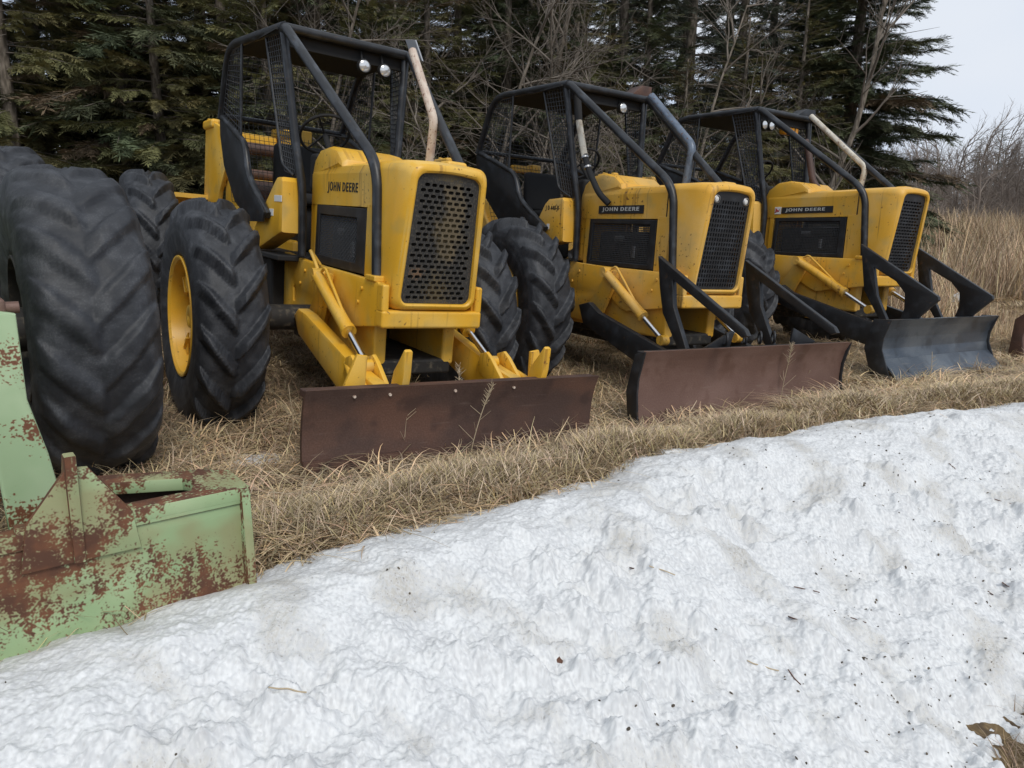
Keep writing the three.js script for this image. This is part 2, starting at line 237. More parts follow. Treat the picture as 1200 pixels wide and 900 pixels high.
{ // the ploughed snow bank
  const ns = 1500, nd = 430, s0 = -2.2, s1 = 9.5, d0 = -0.95, d1 = 2.25, pos = new Float32Array((ns + 1) * (nd + 1) * 3), uv = new Float32Array((ns + 1) * (nd + 1) * 2), idx = []; let k = 0;
  const ms = (t) => s0 + (s1 - s0) * (0.62 * t + 0.38 * t * t * t);
  for (let j = 0; j <= nd; j++) for (let i = 0; i <= ns; i++, k++) { const s = ms(i / ns), d = d0 + (d1 - d0) * j / nd, [x, z] = xz(s, d); pos.set([x, snowY(s, d), z], k * 3); uv.set([x, z], k * 2); }
  for (let j = 0; j < nd; j++) for (let i = 0; i < ns; i++) { const a = j * (ns + 1) + i, b = a + 1, c = a + ns + 1, d = c + 1; idx.push(a, c, b, b, c, d); }
  const g = new THREE.BufferGeometry(); g.setAttribute('position', new THREE.BufferAttribute(pos, 3)); g.setAttribute('uv', new THREE.BufferAttribute(uv, 2)); g.setIndex(idx); g.computeVertexNormals();
  const P = 3;                                              // the map covers 3 m
  const t = tex(1280, (u, v) => { 
    const gr = N3(u * 420, v * 420, 420), gr2 = N2(u * 230, v * 230, 230), gr3 = N1(u * 110, v * 110, 110);
    let c = mix3([200, 201, 202], [222, 223, 223], sstep(-0.5, 0.5, 0.5 * fbm(N2, u * 24, v * 24, 3, 24) + gr2));
    c = mix3(c, [236, 236, 236], sstep(0.2, 0.5, gr + 0.3 * gr3) * 0.6);
    const dz = sstep(0.0, 0.7, fbm(N1, u * 10, v * 10, 5, 10));
    c = mix3(c, [156, 149, 136], dz * 0.42 * (0.4 + 0.9 * sstep(-0.3, 0.4, gr2 + gr)));
    c = mix3(c, [112, 100, 86], sstep(0.28, 0.5, -gr) * (0.12 + 0.6 * dz) * 0.8);
    c = mix3(c, [70, 58, 46], sstep(0.46, 0.58, -gr2) * (0.06 + 0.7 * dz) * 0.8); return c; }, { rep: 1 / P });
  const bt = tex(512, (u, v) => { const b = 128 + 90 * fbm(N1, u * 60, v * 60, 3, 60); return [b, b, b]; }, { srgb: false, rep: 1 });
  const o = new THREE.Mesh(g, std({ map: t, roughness: 0.62, bumpMap: bt, bumpScale: 0.0055 })); o.userData.kind = 'structure'; top(o, 'snow_bank'); tag(o, 'dirty melting snow bank along the road edge');
}

// ------------------------------------------------------------------ wheels
function tyreGeo({ R = 0.715, W = 0.42, rim = 0.385, lugs = 16, lugH = 0.06, worn = 0, seed = 1, barW = 0.24 }) {
  const n = noiseMaker(seed), prof = new THREE.SplineCurve([[-0.40, rim + 0.004], [-0.455, rim + 0.028], [-0.5, lerp(rim, R, 0.45)], [-0.485, lerp(rim, R, 0.72)], [-0.43, R - 0.055], [-0.33, R - 0.018], [-0.16, R - 0.003], [0, R], [0.16, R - 0.003], [0.33, R - 0.018], [0.43, R - 0.055], [0.485, lerp(rim, R, 0.72)], [0.5, lerp(rim, R, 0.45)], [0.455, rim + 0.028], [0.40, rim + 0.004]].map(([x, r]) => new THREE.Vector2(x * W, r)));
  const nu = 64, nt = 300, pts = prof.getPoints(nu), pos = [], uv = [], idx = [];
  for (let i = 0; i <= nt; i++) for (let j = 0; j <= nu; j++) {
    const th = (i % nt) / nt * 2 * Math.PI, q = pts[j], xn = q.x / (W * 0.5), ax = Math.abs(xn); let r = q.y, x = q.x;
    const side = xn < 0 ? 0.5 : 0;                                   // chevron bars, staggered left and right
    let ph = (th / (2 * Math.PI)) * lugs + side + 0.95 * Math.pow(ax, 1.1) + 0.05 * n(xn * 3, th * 4);
    ph -= Math.floor(ph); const c = Math.abs(ph - 0.5);
    const bar = 1 - sstep(barW * 0.5, barW * 0.5 + 0.05 + worn * 0.1, c);
    const along = (xn < 0.10 && xn > -0.10 ? 0.6 : 1) * (1 - sstep(0.93, 1.0, ax)) * sstep(lerp(rim, R, 0.62), lerp(rim, R, 0.80), q.y);
    const wear = 1 - worn * (0.62 + 0.5 * n(th * 2.2 + 4, xn * 2.4));
    r += lugH * bar * along * Math.max(0.05, wear) + 0.004 * n(th * 9, xn * 5) + worn * 0.009 * n(th * 4, xn * 3 + 7) * sstep(rim + 0.1, R - 0.05, q.y);
    if (q.y < R - 0.09 && q.y > rim + 0.03) x += Math.sign(xn) * 0.004 * sstep(0.6, 0.95, Math.abs(Math.sin((q.y - rim) * 52)));
    if (worn > 0.5) x += 0.012 * n(th * 5, q.y * 6) ;
    pos.push(x, r * Math.cos(th), r * Math.sin(th)); uv.push(i / nt * 2 * Math.PI * R, j / nu * 1.1);
  }
  for (let i = 0; i < nt; i++) for (let j = 0; j < nu; j++) { const a = i * (nu + 1) + j, b = a + 1, c = a + nu + 1, d = c + 1; idx.push(a, c, b, b, c, d); }
  const g = new THREE.BufferGeometry(); g.setAttribute('position', new THREE.Float32BufferAttribute(pos, 3)); g.setAttribute('uv', new THREE.Float32BufferAttribute(uv, 2)); g.setIndex(idx); g.computeVertexNormals();
  const nn = g.attributes.normal; for (let j = 0; j <= nu; j++) { const a = j, b = nt * (nu + 1) + j; const v = V(nn.getX(a) + nn.getX(b), nn.getY(a) + nn.getY(b), nn.getZ(a) + nn.getZ(b)).normalize(); nn.setXYZ(a, v.x, v.y, v.z); nn.setXYZ(b, v.x, v.y, v.z); }
  return g;
}
const lathe = (pts, n = 56) => flat(new THREE.LatheGeometry(pts.map(([x, r]) => new THREE.Vector2(r, x)), n).rotateZ(-Math.PI / 2));   // axis along +x
function rimGeo(rim, W) { return crease(lathe([[-0.38 * W, rim], [-0.465 * W, rim + 0.008], [-0.475 * W, rim + 0.006], [-0.475 * W, rim - 0.006], [-0.44 * W, rim - 0.022], [-0.30 * W, rim - 0.035], [0.02 * W, rim - 0.06], [0.05 * W, rim * 0.72], [0.0, rim * 0.55], [-0.05, rim * 0.5], [-0.06, 0.02], [-0.03, 0.015], [0.2 * W, 0.02], [0.2 * W, rim - 0.06], [0.42 * W, rim - 0.02], [0.475 * W, rim - 0.006], [0.475 * W, rim + 0.006], [0.465 * W, rim + 0.008], [0.38 * W, rim]]), 0.5); }
const T1 = tyreGeo({ seed: 51, worn: 0.15, barW: 0.22 }), RIM = rimGeo(0.385, 0.42);
const BOLT = join([cyl(V(-0.05, 0.15, 0), V(-0.078, 0.15, 0), 0.016, 0.016, 6)]), SBOLT = join([cyl(V(-0.008, 0, 0), V(0.01, 0, 0), 0.013, 0.013, 6)]);
const HUB = join([lathe([[-0.05, 0.001], [-0.14, 0.001], [-0.14, 0.07], [-0.12, 0.085], [-0.05, 0.09]], 24)]);
const GUSSET = join([0, 1, 2, 3].flatMap((i) => { const g = plate([[0.20, 0.0], [0.335, -0.02], [0.335, 0.10], [0.29, 0.06]], -0.01, 0.012, 0.002); g.translate(-0.1, 0, 0); const h = rb(-0.13, 0.0, 0.03, 0.042, 0.21, 0.335, 0.003); const m = mergeGeometries([g, h]); m.rotateX(i * Math.PI / 2 + 0.5); return [m]; }));
function wheel(parent, x, y, z, mat, turn, tyre = T1, rim = RIM, detail = true) {  // outward face towards -x when x < 0
  const g = sub('wheel', parent); g.position.set(x, y, z); if (x > 0) g.rotation.y = Math.PI;
  const t = part('tyre', tyre, M.rubber, g); t.rotation.x = x > 0 ? -turn : turn; if (x > 0) t.rotation.y = Math.PI, t.rotation.x = turn;
  const r = part('rim', rim, mat, g); r.rotation.x = turn * 3;
  if (detail) { for (let i = 0; i < 8; i++) part('bolt', BOLT, mat, g).rotation.x = turn + i * Math.PI / 4; const s = part('rim_bracket', GUSSET, mat, g); s.rotation.x = turn; part('hub', HUB, mat, g); }
  return g;
}

// ------------------------------------------------------------------ lettering
const font = await new FontLoader().loadAsync('fonts/droid/droid_sans_bold.typeface.json');
function words(text, len, h, x, y, z, slopeY = 0) {         // reads along +z on the face that looks to -x
  const g = new TextGeometry(text, { font, size: 1, depth: 0.02, curveSegments: 4, bevelEnabled: false }); g.computeBoundingBox(); const b = g.boundingBox;
  g.translate(-b.min.x, -b.min.y, 0).scale(len / (b.max.x - b.min.x), h / (b.max.y - b.min.y), 0.12); g.rotateY(-Math.PI / 2); g.rotateX(slopeY); return flat(g.translate(x, y, z));
}

// ------------------------------------------------------------------ skidders
function ringLoop(hwT, hwB, y0, y1, r, crown, n = 10) {     // rounded trapezium, counter-clockwise seen from the front
  const P = [], arc = (cx, cy, a0) => { for (let i = 0; i <= n; i++) { const a = a0 + i / n * Math.PI / 2; P.push([cx + r * Math.cos(a), cy + r * Math.sin(a)]); } };
  arc(hwB - r, y0 + r, -Math.PI / 2); arc(hwT - r, y1 - r, 0);
  for (let i = 1; i < 8; i++) P.push([lerp(hwT - r, -hwT + r, i / 8), y1]);
  arc(-hwT + r, y1 - r, Math.PI / 2); arc(-hwB + r, y0 + r, Math.PI);
  return P.map(([x, y]) => [x, y + crown * (1 - (x / hwT) ** 2) * sstep(lerp(y0, y1, 0.6), y1, y)]);
}
function loft(loops, capEnd = false) {                      // loops of [x, y, z] with equal counts
  const pos = [], n = loops[0].length, tri = (a, b, c) => pos.push(...a, ...b, ...c);
  for (let k = 0; k + 1 < loops.length; k++) for (let i = 0; i < n; i++) { const a = loops[k][i], b = loops[k][(i + 1) % n], c = loops[k + 1][i], d = loops[k + 1][(i + 1) % n]; tri(a, b, c); tri(b, d, c); }
  if (capEnd) { const L = loops[loops.length - 1], m = [0, 1, 2].map((q) => L.reduce((s, p) => s + p[q], 0) / n); for (let i = 0; i < n; i++) tri(L[i], L[(i + 1) % n], m); }
  const g = new THREE.BufferGeometry(); g.setAttribute('position', new THREE.Float32BufferAttribute(pos, 3)); return crease(g, 0.7);
}
const slantZ = (y) => 1.138 + (y - 0.996) * 0.1133;
const mir = (f) => [f(-1), f(1)];

function curvePlate(front, t, w) {                          // front = [[z, y] ...] from top to bottom; plate behind it, width w
  const back = front.map(([z, y]) => [z - t, y]).reverse(); return crease(plate([...front, ...back], 0, w, 0.004), 0.45);
}
function makeSkidder(k) {
  const Y = M.yellow[k - 1], S = new THREE.Group(), p = (n, g, m, par = S, l) => part(n, g, m, par, l), A = [];
  // --- nose, grille
  const at = (hwT, hwB, y0, y1, r, off, crown = 0.018) => ringLoop(hwT, hwB, y0, y1, r, crown).map(([x, y]) => [x, y, slantZ(y) - off]);
  const atz = (hwT, hwB, y0, y1, r, z, crown = 0.018) => ringLoop(hwT, hwB, y0, y1, r, crown).map(([x, y]) => [x, y, z]);
  const nose = p('nose_cowl', loft([atz(0.288, 0.292, 0.94, 1.805, 0.05, 0.80), at(0.286, 0.292, 0.94, 1.805, 0.06, 0.14), at(0.272, 0.288, 0.945, 1.80, 0.065, 0.05), at(0.252, 0.276, 0.955, 1.782, 0.07, 0.012), at(0.236, 0.263, 0.968, 1.765, 0.065, -0.004), at(0.222, 0.25, 0.978, 1.748, 0.055, -0.006), at(0.212, 0.24, 0.988, 1.738, 0.05, 0.002), at(0.208, 0.236, 0.992, 1.733, 0.045, 0.045)]), Y);
  const gr = new THREE.Shape(ringLoop(0.214, 0.242, 0, 0.752, 0.045, 0.018).map(([x, y]) => new THREE.Vector2(x, y)));
  const spec = { 1: { px: 0.0455, py: 0.0315, w: 0.034, h: 0.019, st: 1 }, 2: { px: 0.0285, py: 0.036, w: 0.016, h: 0.027, st: 0 }, 3: { px: 0.05, py: 0.031, w: 0.041, h: 0.017, st: 1 } }[k];
  const GH = 0.745; let row = 0;
  for (let y = 0.035; y < GH - 0.03; y += spec.py, row++) {
    const hw = lerp(0.236, 0.208, y / GH) - 0.022 - spec.w / 2, cnt = Math.floor(hw * 2 / spec.px), off = (spec.st && row % 2) ? 0.5 : 0;
    for (let i = 0; i <= cnt - (off ? 1 : 0); i++) {
      const cx = (i + off - cnt / 2) * spec.px, w = spec.w / 2, h = spec.h / 2; if (k === 2 && y > GH - 0.09 && Math.abs(cx) > 0.11) continue;
      gr.holes.push(new THREE.Path([[-w, -h * 0.4], [-w * 0.7, -h], [w * 0.7, -h], [w, -h * 0.4], [w, h * 0.4], [w * 0.7, h], [-w * 0.7, h], [-w, h * 0.4]].map(([a, b]) => new THREE.Vector2(cx + a, y + b))));
    }
  }
  const place = (g, back = 0) => { g.rotateX(Math.atan(0.1133)); return flat(g.translate(0, 0.992, 1.138 - back)); };
  const grille = p('grille', boxUV(place(new THREE.ExtrudeGeometry(gr, { depth: 0.006, bevelEnabled: false }), 0.03)), k === 1 ? M.grilleMud : M.black, nose);
  p('radiator', boxUV(place(new THREE.PlaneGeometry(0.43, 0.72).translate(0, 0.37, 0), k === 1 ? 0.06 : 0.1)), k === 1 ? M.radiator : M.dark, nose);
  if (k === 2) for (const s of [-1, 1]) { const l = p('headlight', join([lathe([[0, 0.034], [0.012, 0.032], [0.014, 0.024]], 20).rotateY(-Math.PI / 2).translate(s * 0.164, 1.69, 1.19)]), M.steel, nose); p('lens', join([lathe([[0.0, 0.026], [0.010, 0.018], [0.012, 0.001]], 20).rotateY(-Math.PI / 2).translate(s * 0.164, 1.69, 1.19)]), M.white, l.parent); }
  // --- hood, cowl, side screens
  const hood = p('hood', crease(frontPlate([[-0.272, 1.532], [0.272, 1.532], [0.276, 1.74], [0.25, 1.79], [0.18, 1.812], [0, 1.822], [-0.18, 1.812], [-0.25, 1.79], [-0.276, 1.74]], 0.22, 1.14, 0.01), 0.5), Y);
  p('seam', join([rb(-0.2795, 0.2795, 1.54, 1.795, 0.775, 0.783, 0.002)]), M.dark, hood);
  p('cowl', crease(plate([[-0.42, 1.13], [-0.42, 1.74], [-0.37, 1.85], [-0.26, 1.92], [-0.1, 1.935], [0.06, 1.91], [0.16, 1.84], [0.18, 1.78], [-0.3, 1.70], [-0.3, 1.13]], 0, 0.53, 0.05), 0.6), Y);
  p('filler_cap', join([rb(0.06, 0.2, 1.80, 1.845, 0.94, 1.06, 0.02)]), Y, nose);
  for (const s of [-1, 1]) {
    const sc = p('side_screen', join([plate([[-0.235, 1.115], [0.675, 1.112], [0.672, 1.522], [-0.212, 1.53]], s * 0.268, 0.026, 0.005, [k === 1 ? [[-0.17, 1.18], [0.53, 1.175], [0.53, 1.46], [-0.15, 1.465]] : [[-0.19, 1.155], [0.6, 1.15], [0.6, 1.485], [-0.17, 1.49]]])]), M.black, S);
    const ws = []; if (k === 1) for (let a = -0.45; a < 0.55; a += 0.027) { const z0 = Math.max(-0.17, a), z1 = Math.min(0.53, a + 0.3); if (z1 > z0) { ws.push(cyl(V(s * 0.268, 1.46 - (z0 - a) * 0.95, z0), V(s * 0.268, 1.46 - (z1 - a) * 0.95, z1), 0.003, 0.003, 4)); ws.push(cyl(V(s * 0.266, 1.175 + (z0 - a) * 0.95, z0), V(s * 0.266, 1.175 + (z1 - a) * 0.95, z1), 0.0022, 0.0022, 4)); } }
    else ws.push(wires(V(s * 0.266, 1.155, -0.19), V(s * 0.266, 1.15, 0.6), V(s * 0.266, 1.485, 0.6), V(s * 0.266, 1.49, -0.17), 40, 20, 0.0032));
    p('screen_mesh', boxUV(mergeGeometries(ws)), M.guard, sc);
    p('side_panel', join([rb(Math.min(s * 0.255, s * 0.281), Math.max(s * 0.255, s * 0.281), 1.1, 1.55, 0.68, 0.81, 0.008)]), Y, S);
    p('side_panel', join([rb(Math.min(s * 0.24, s * 0.268), Math.max(s * 0.24, s * 0.268), 1.1, 1.55, -0.30, -0.243, 0.006)]), Y, S);
  }
  p('engine', join([rb(-0.17, 0.17, 0.95, 1.42, -0.2, 0.62, 0.03), cyl(V(-0.2, 1.38, 0.1), V(-0.2, 1.38, 0.5), 0.045), cyl(V(-0.2, 1.2, 0.05), V(-0.2, 1.42, 0.05), 0.05), cyl(V(-0.18, 1.25, 0.35), V(-0.23, 1.25, 0.35), 0.07), rb(-0.21, -0.12, 1.05, 1.15, 0.1, 0.4, 0.02), cyl(V(0.2, 1.25, 0), V(0.2, 1.42, 0.5), 0.04)]), M.engine, S);
  p('engine_filter', join([cyl(V(-0.215, 1.36, 0.12), V(-0.215, 1.36, 0.24), 0.038, 0.038, 18)]), M.steel, S);
  p('engine_filter', join([cyl(V(-0.215, 1.2, 0.36), V(-0.215, 1.3, 0.36), 0.03, 0.03, 18)]), M.steel, S);
  // --- main frame, bumper, belly
  for (const s of [-1, 1]) {
    const f = p('frame_side', crease(plate([[-0.75, 1.15], [-0.3, 1.125], [0.05, 1.112], [1.02, 1.102], [1.07, 1.07], [1.09, 0.845], [0.45, 0.745], [0.36, 0.77], [0.2, 0.86], [0.1, 0.70], [-0.1, 0.60], [-0.75, 0.60]], s * 0.315, 0.05, 0.008, [[[-0.52, 0.80], [-0.46, 0.80], [-0.46, 0.90], [-0.49, 0.93], [-0.52, 0.90]]]), 0.5), Y, S);
    for (const [z, y] of [[-0.25, 1.05], [-0.35, 0.95], [0.75, 0.95], [0.8, 1.04], [0.13, 0.8], [0.17, 0.9]]) p('bolt', SBOLT, Y, f).position.set(s * 0.343, y, z);
    p('pivot_bracket', crease(plate([[0.02, 0.63], [0.14, 0.62], [0.33, 0.98], [0.36, 1.08], [0.22, 1.09], [0.14, 0.95], [0.0, 0.78]], s * 0.375, 0.045, 0.006), 0.5), Y, S);
    p('underframe', join([rb(Math.min(s * 0.2, s * 0.29), Math.max(s * 0.2, s * 0.29), 0.56, 0.86, -0.7, 0.9, 0.02)]), Y, S);
  }
  p('bumper', join([rb(-0.345, 0.345, 0.835, 0.945, 1.02, 1.122, 0.02), rb(-0.345, -0.297, 0.93, 1.098, 1.03, 1.115, 0.016), rb(0.297, 0.345, 0.93, 1.098, 1.03, 1.115, 0.016)]), Y, S);
  p('belly_pan', join([rb(-0.27, 0.27, 0.5, 0.6, -0.7, 0.9, 0.02), rb(-0.2, 0.2, 0.42, 0.8, -0.6, 0.1, 0.03)]), M.engine, S);
  // --- axles and wheels
  const lift = REAR[k];
  p('front_axle', join([cyl(V(-0.9, 0.73, k === 1 ? -0.05 : -0.37), V(0.9, 0.73, k === 1 ? -0.19 : -0.37), 0.09, 0.09, 18), rb(-0.22, 0.22, 0.52, 0.95, -0.4, 0.1, 0.06)]), M.engine, S);
  p('rear_axle', join([cyl(V(-0.9, 0.73 + lift, -2.7), V(0.9, 0.73 + lift, -2.7), 0.1, 0.1, 18), rb(-0.24, 0.24, 0.5 + lift, 0.95 + lift, -2.9, -2.5, 0.06)]), M.engine, S);
  const wy = 0.735, [wx, wz, lx, lz] = k === 1 ? [1.04, -0.04, 0.91, -0.19] : k === 2 ? [1.0, -0.36, 0.96, -0.36] : [0.98, -0.38, 0.98, -0.38];
  wheel(S, -wx, wy, wz, Y, 0.35 * k); wheel(S, lx, wy, lz, Y, 0.2 + k); wheel(S, -1.04, wy + lift, -2.7, Y, 0.9 * k); wheel(S, 1.04, wy + lift, -2.7, Y, 1.7 * k);
  // --- step / battery box, fuel side, floor, seat, dash, steering wheel
  for (const s of [-1, 1]) {
    const bx = p('step_box', crease(plate(k === 1 ? [[-0.52, 1.67], [-0.46, 1.70], [-0.36, 1.70], [-0.33, 1.67], [-0.33, 1.31], [-0.42, 1.29], [-0.94, 1.15], [-1.02, 1.18], [-1.04, 1.32]] : [[-0.66, 1.66], [-0.6, 1.70], [-0.38, 1.71], [-0.35, 1.68], [-0.33, 1.31], [-0.52, 1.28], [-0.8, 1.40], [-0.82, 1.45]], s * 0.425, 0.15, 0.022), 0.6), Y, S);
    if (s < 0 && k === 2) p('lettering', boxUV(words('J D 440-B', 0.22, 0.052, -0.4995, 1.59, -0.64, 0.03)), M.letter, bx);
    if (s < 0 && k !== 3) p('sticker', join([rb(-0.503, -0.498, 1.525, 1.57, k === 1 ? -0.5 : -0.66, k === 1 ? -0.33 : -0.61, 0.001), rb(-0.503, -0.498, 1.42, 1.47, k === 1 ? -0.62 : -0.60, k === 1 ? -0.52 : -0.56, 0.001)].slice(k === 1 ? 0 : 1)), M.white, bx);
    p('fender_plate', crease(plate([[-1.96, 2.22], [-1.90, 2.24], [-1.17, 1.965], [-1.12, 1.90], [-1.05, 1.72], [-0.57, 1.44], [-0.62, 1.37], [-0.95, 1.36], [-1.42, 1.50], [-1.8, 1.8], [-1.94, 2.06]], s * 0.545, 0.02, 0.004), 0.5), M.black, S);
    p('fender_rail', join([tube([[s * 0.545, 2.22, -1.93], [s * 0.545, 1.955, -1.15], [s * 0.545, 1.70, -1.03], [s * 0.52, 1.42, -0.58]], 0.026, 0.1)]), M.blackTube, S);
  }
  p('floor', join([rb(-0.5, 0.5, 1.10, 1.14, -1.5, -0.4, 0.01), rb(-0.44, 0.44, 0.62, 1.10, -1.5, -0.74, 0.02)]), M.dark, S);
  const seat = p('seat', crease(mergeGeometries([rb(-0.22, 0.22, 1.52, 1.62, -1.42, -0.98, 0.04), rb(-0.12, 0.12, 1.14, 1.52, -1.35, -1.05, 0.03)]), 0.6), M.dark, S); p('seat_back', crease(mergeGeometries([rb(-0.23, 0.23, 1.62, 2.02, -1.50, -1.41, 0.04)]), 0.6), M.dark, seat);
  p('dashboard', join([rb(-0.24, 0.24, 1.62, 1.90, -0.52, -0.40, 0.03), cyl(V(-0.06, 1.85, -0.5), V(-0.06, 2.06, -0.70), 0.022)]), M.dark, S);
  { const w = new THREE.TorusGeometry(0.19, 0.012, 8, 40); w.rotateX(Math.PI / 2 - 0.75); const g = flat(w.translate(-0.06, 2.07, -0.71)); const sp = [0, 2.1, 4.2].map((a) => cyl(V(-0.06, 2.07, -0.71), V(-0.06 + 0.19 * Math.cos(a), 2.07 - 0.19 * Math.sin(a) * Math.sin(-0.75), -0.71 + 0.19 * Math.sin(a) * Math.cos(0.75)), 0.008, 0.008, 6)); p('steering_wheel', join([g, ...sp]), M.dark, S); }
  p('control_lever', join([tube([[0.2, 1.6, -0.55], [0.22, 1.98, -0.6]], 0.008), tube([[0.28, 1.6, -0.58], [0.3, 1.94, -0.66]], 0.008), cyl(V(0.22, 1.97, -0.6), V(0.223, 2.02, -0.607), 0.018, 0.018, 8), cyl(V(0.3, 1.93, -0.66), V(0.303, 1.98, -0.668), 0.018, 0.018, 8)]), M.dark, S);
  // --- canopy
  const C = sub('canopy', S), tr = 0.034;
  for (const s of [-1, 1]) {
    p('front_strut', join([tube([[s * 0.47, 2.70, -0.50], [s * 0.478, 2.705, -0.40], [s * 0.30, 1.78, 0.86], [s * 0.302, 1.13, 0.93]], tr, [0, 0.05, 0.16])]), M.blackTube, C);
    p('strut_foot', join([rb(s * 0.302 - 0.05, s * 0.302 + 0.05, 1.098, 1.135, 0.86, 1.0, 0.01)]), Y, C);
    p('door_post', join([tube([[s * 0.47, 2.69, -0.46], [s * 0.40, 1.95, -0.36], [s * 0.36, 1.62, -0.30], [s * 0.345, 1.15, -0.32]], 0.03, 0.12)]), M.blackTube, C);
    p('roof_rail', join([tube([[s * 0.478, 2.712, -0.42], [s * 0.565, 2.735, -1.60], [s * 0.548, 2.20, -1.92]], tr, [0, 0.2])]), M.blackTube, C);
    p('side_bar', join([tube([[s * 0.555, 2.70, -1.24], [s * 0.545, 2.0, -1.28]], 0.011), tube([[s * 0.50, 2.69, -0.78], [s * 0.44, 1.80, -0.53], [s * 0.40, 1.72, -0.38]], 0.011, 0.05)]), M.blackTube, C);
    p('mesh_guard', boxUV(wires(V(s * 0.565, 2.69, -1.56), V(s * 0.555, 2.69, -1.24), V(s * 0.545, 2.02, -1.28), V(s * 0.548, 2.22, -1.86), 8, 14, 0.0028)), M.guard, C);
    p('mesh_guard', boxUV(wires(V(s * 0.50, 2.69, -0.78), V(s * 0.474, 2.69, -0.47), V(s * 0.365, 1.70, -0.30), V(s * 0.43, 1.75, -0.50), 8, 26, 0.0036)), M.guard, C);
  }
  p('front_rail', join([tube([[-0.478, 2.712, -0.44], [0.478, 2.712, -0.44]], tr)]), M.blackTube, C);
  p('rear_rail', join([tube([[-0.56, 2.72, -1.56], [0.56, 2.72, -1.56]], tr), tube([[-0.548, 2.22, -1.91], [0.548, 2.22, -1.91]], 0.024)]), M.blackTube, C);
  p('roof', join([frontPlate([[-0.53, 2.69], [0.53, 2.69], [0.53, 2.705], [0.3, 2.735], [-0.3, 2.735], [-0.53, 2.705]], -1.0, 1.08, 0.003), rb(-0.46, 0.46, 2.60, 2.69, -0.52, -0.49, 0.006)]), M.dark, C);
  p('mesh_guard', boxUV(wires(V(-0.53, 2.68, -1.58), V(0.53, 2.68, -1.58), V(0.53, 2.22, -1.90), V(-0.53, 2.22, -1.90), 26, 13, 0.0022)), M.guard, C);
  p('mesh_guard', boxUV(wires(V(-0.53, 2.21, -1.90), V(0.53, 2.21, -1.90), V(0.53, 1.5, -1.6), V(-0.53, 1.5, -1.6), 26, 18, 0.0022)), M.guard, C);
  const lamp = (x, y, z, r = 0.05) => { const g = sub('work_light', C); p('housing', join([lathe([[0, 0.001], [0.0, r * 0.5], [0.03, r * 0.95], [0.07, r], [0.078, r * 0.93], [0.07, r * 0.9]], 22).rotateY(-Math.PI / 2).translate(x, y, z)]), M.dark, g); p('lens', join([lathe([[0.066, r * 0.92], [0.078, r * 0.6], [0.083, 0.001]], 22).rotateY(-Math.PI / 2).translate(x, y, z)]), M.lens, g); p('mount', join([cyl(V(x, y, z + 0.03), V(x, 2.70, z - 0.02), 0.008)]), M.dark, g); };
  if (k === 1) { lamp(0.11, 2.565, -0.46); lamp(0.275, 2.563, -0.46); }
  if (k === 2) { lamp(0.175, 2.59, -0.48); }
  if (k === 3) { lamp(-0.36, 2.56, -0.49, 0.052); lamp(-0.24, 2.56, -0.49, 0.052); const am = p('warning_light_bar', join([rb(0.10, 0.36, 2.52, 2.62, -0.60, -0.50, 0.03)]), M.amber, C); p('band', join([rb(0.17, 0.185, 2.515, 2.625, -0.605, -0.495, 0.003), rb(0.27, 0.285, 2.515, 2.625, -0.605, -0.495, 0.003)]), M.dark, am); }
  if (k === 1) p('deflector_plate', join([plate([[-0.58, 2.86], [-0.40, 2.83], [-0.26, 2.66], [-0.44, 2.70]], 0.52, 0.012, 0.003)]), M.steel, C);
  if (k === 2) p('deflector_plate', crease(frontPlate([[0.28, 2.735], [0.52, 2.735], [0.52, 2.83], [0.40, 2.83]], -0.5, 0.16, 0.006), 0.5), M.rust[0], C, 'rusty brown plate');
  if (k === 3) p('deflector_plate', crease(frontPlate([[0.20, 2.735], [0.52, 2.735], [0.52, 2.82], [0.36, 2.82]], -0.5, 0.16, 0.006), 0.5), M.black, C);
  // --- exhaust
  const ex = { 1: [[0.34, 1.80, 0.28], [0.31, 2.16, 0.375], [0.36, 2.68, -0.12]], 2: [[0.34, 1.79, 0.33], [0.34, 2.20, 0.38], [0.36, 2.70, -0.24]], 3: [[0.34, 1.79, 0.37], [0.34, 2.09, 0.42], [0.36, 2.73, -0.36]] }[k];
  p('exhaust_pipe', join([tube(ex, k === 2 ? 0.036 : 0.03, 0.06, 16)]), M.pipe[k - 1], S);
  if (k === 3) p('intake_pipe', join([tube([[0.05, 1.80, 0.12], [0.02, 1.95, 0.0], [0.02, 2.3, -0.1], [0.02, 2.4, -0.15]], 0.035, 0.08)]), M.rust[0], S);
  if (k === 2) { const h = p('intake_pipe', join([tube([[-0.38, 2.42, -0.37], [-0.38, 2.07, -0.235]], 0.03, 0.05, 16)]), M.pipe[2], S, 'off white upright intake pipe'); p('hose', join([tube([[-0.38, 2.09, -0.24], [-0.38, 1.95, -0.16], [-0.36, 1.75, -0.02], [-0.30, 1.66, 0.06]], 0.028, 0.08), tube([[-0.38, 2.66, -0.42], [-0.38, 2.40, -0.365]], 0.036)]), M.dark, h); p('clamp', join([cyl(V(-0.38, 2.075, -0.236), V(-0.38, 2.06, -0.23), 0.037, 0.037, 16)]), M.steel, h); p('clamp', join([cyl(V(-0.38, 1.985, -0.185), V(-0.38, 1.97, -0.178), 0.036, 0.036, 16)]), M.steel, h); }
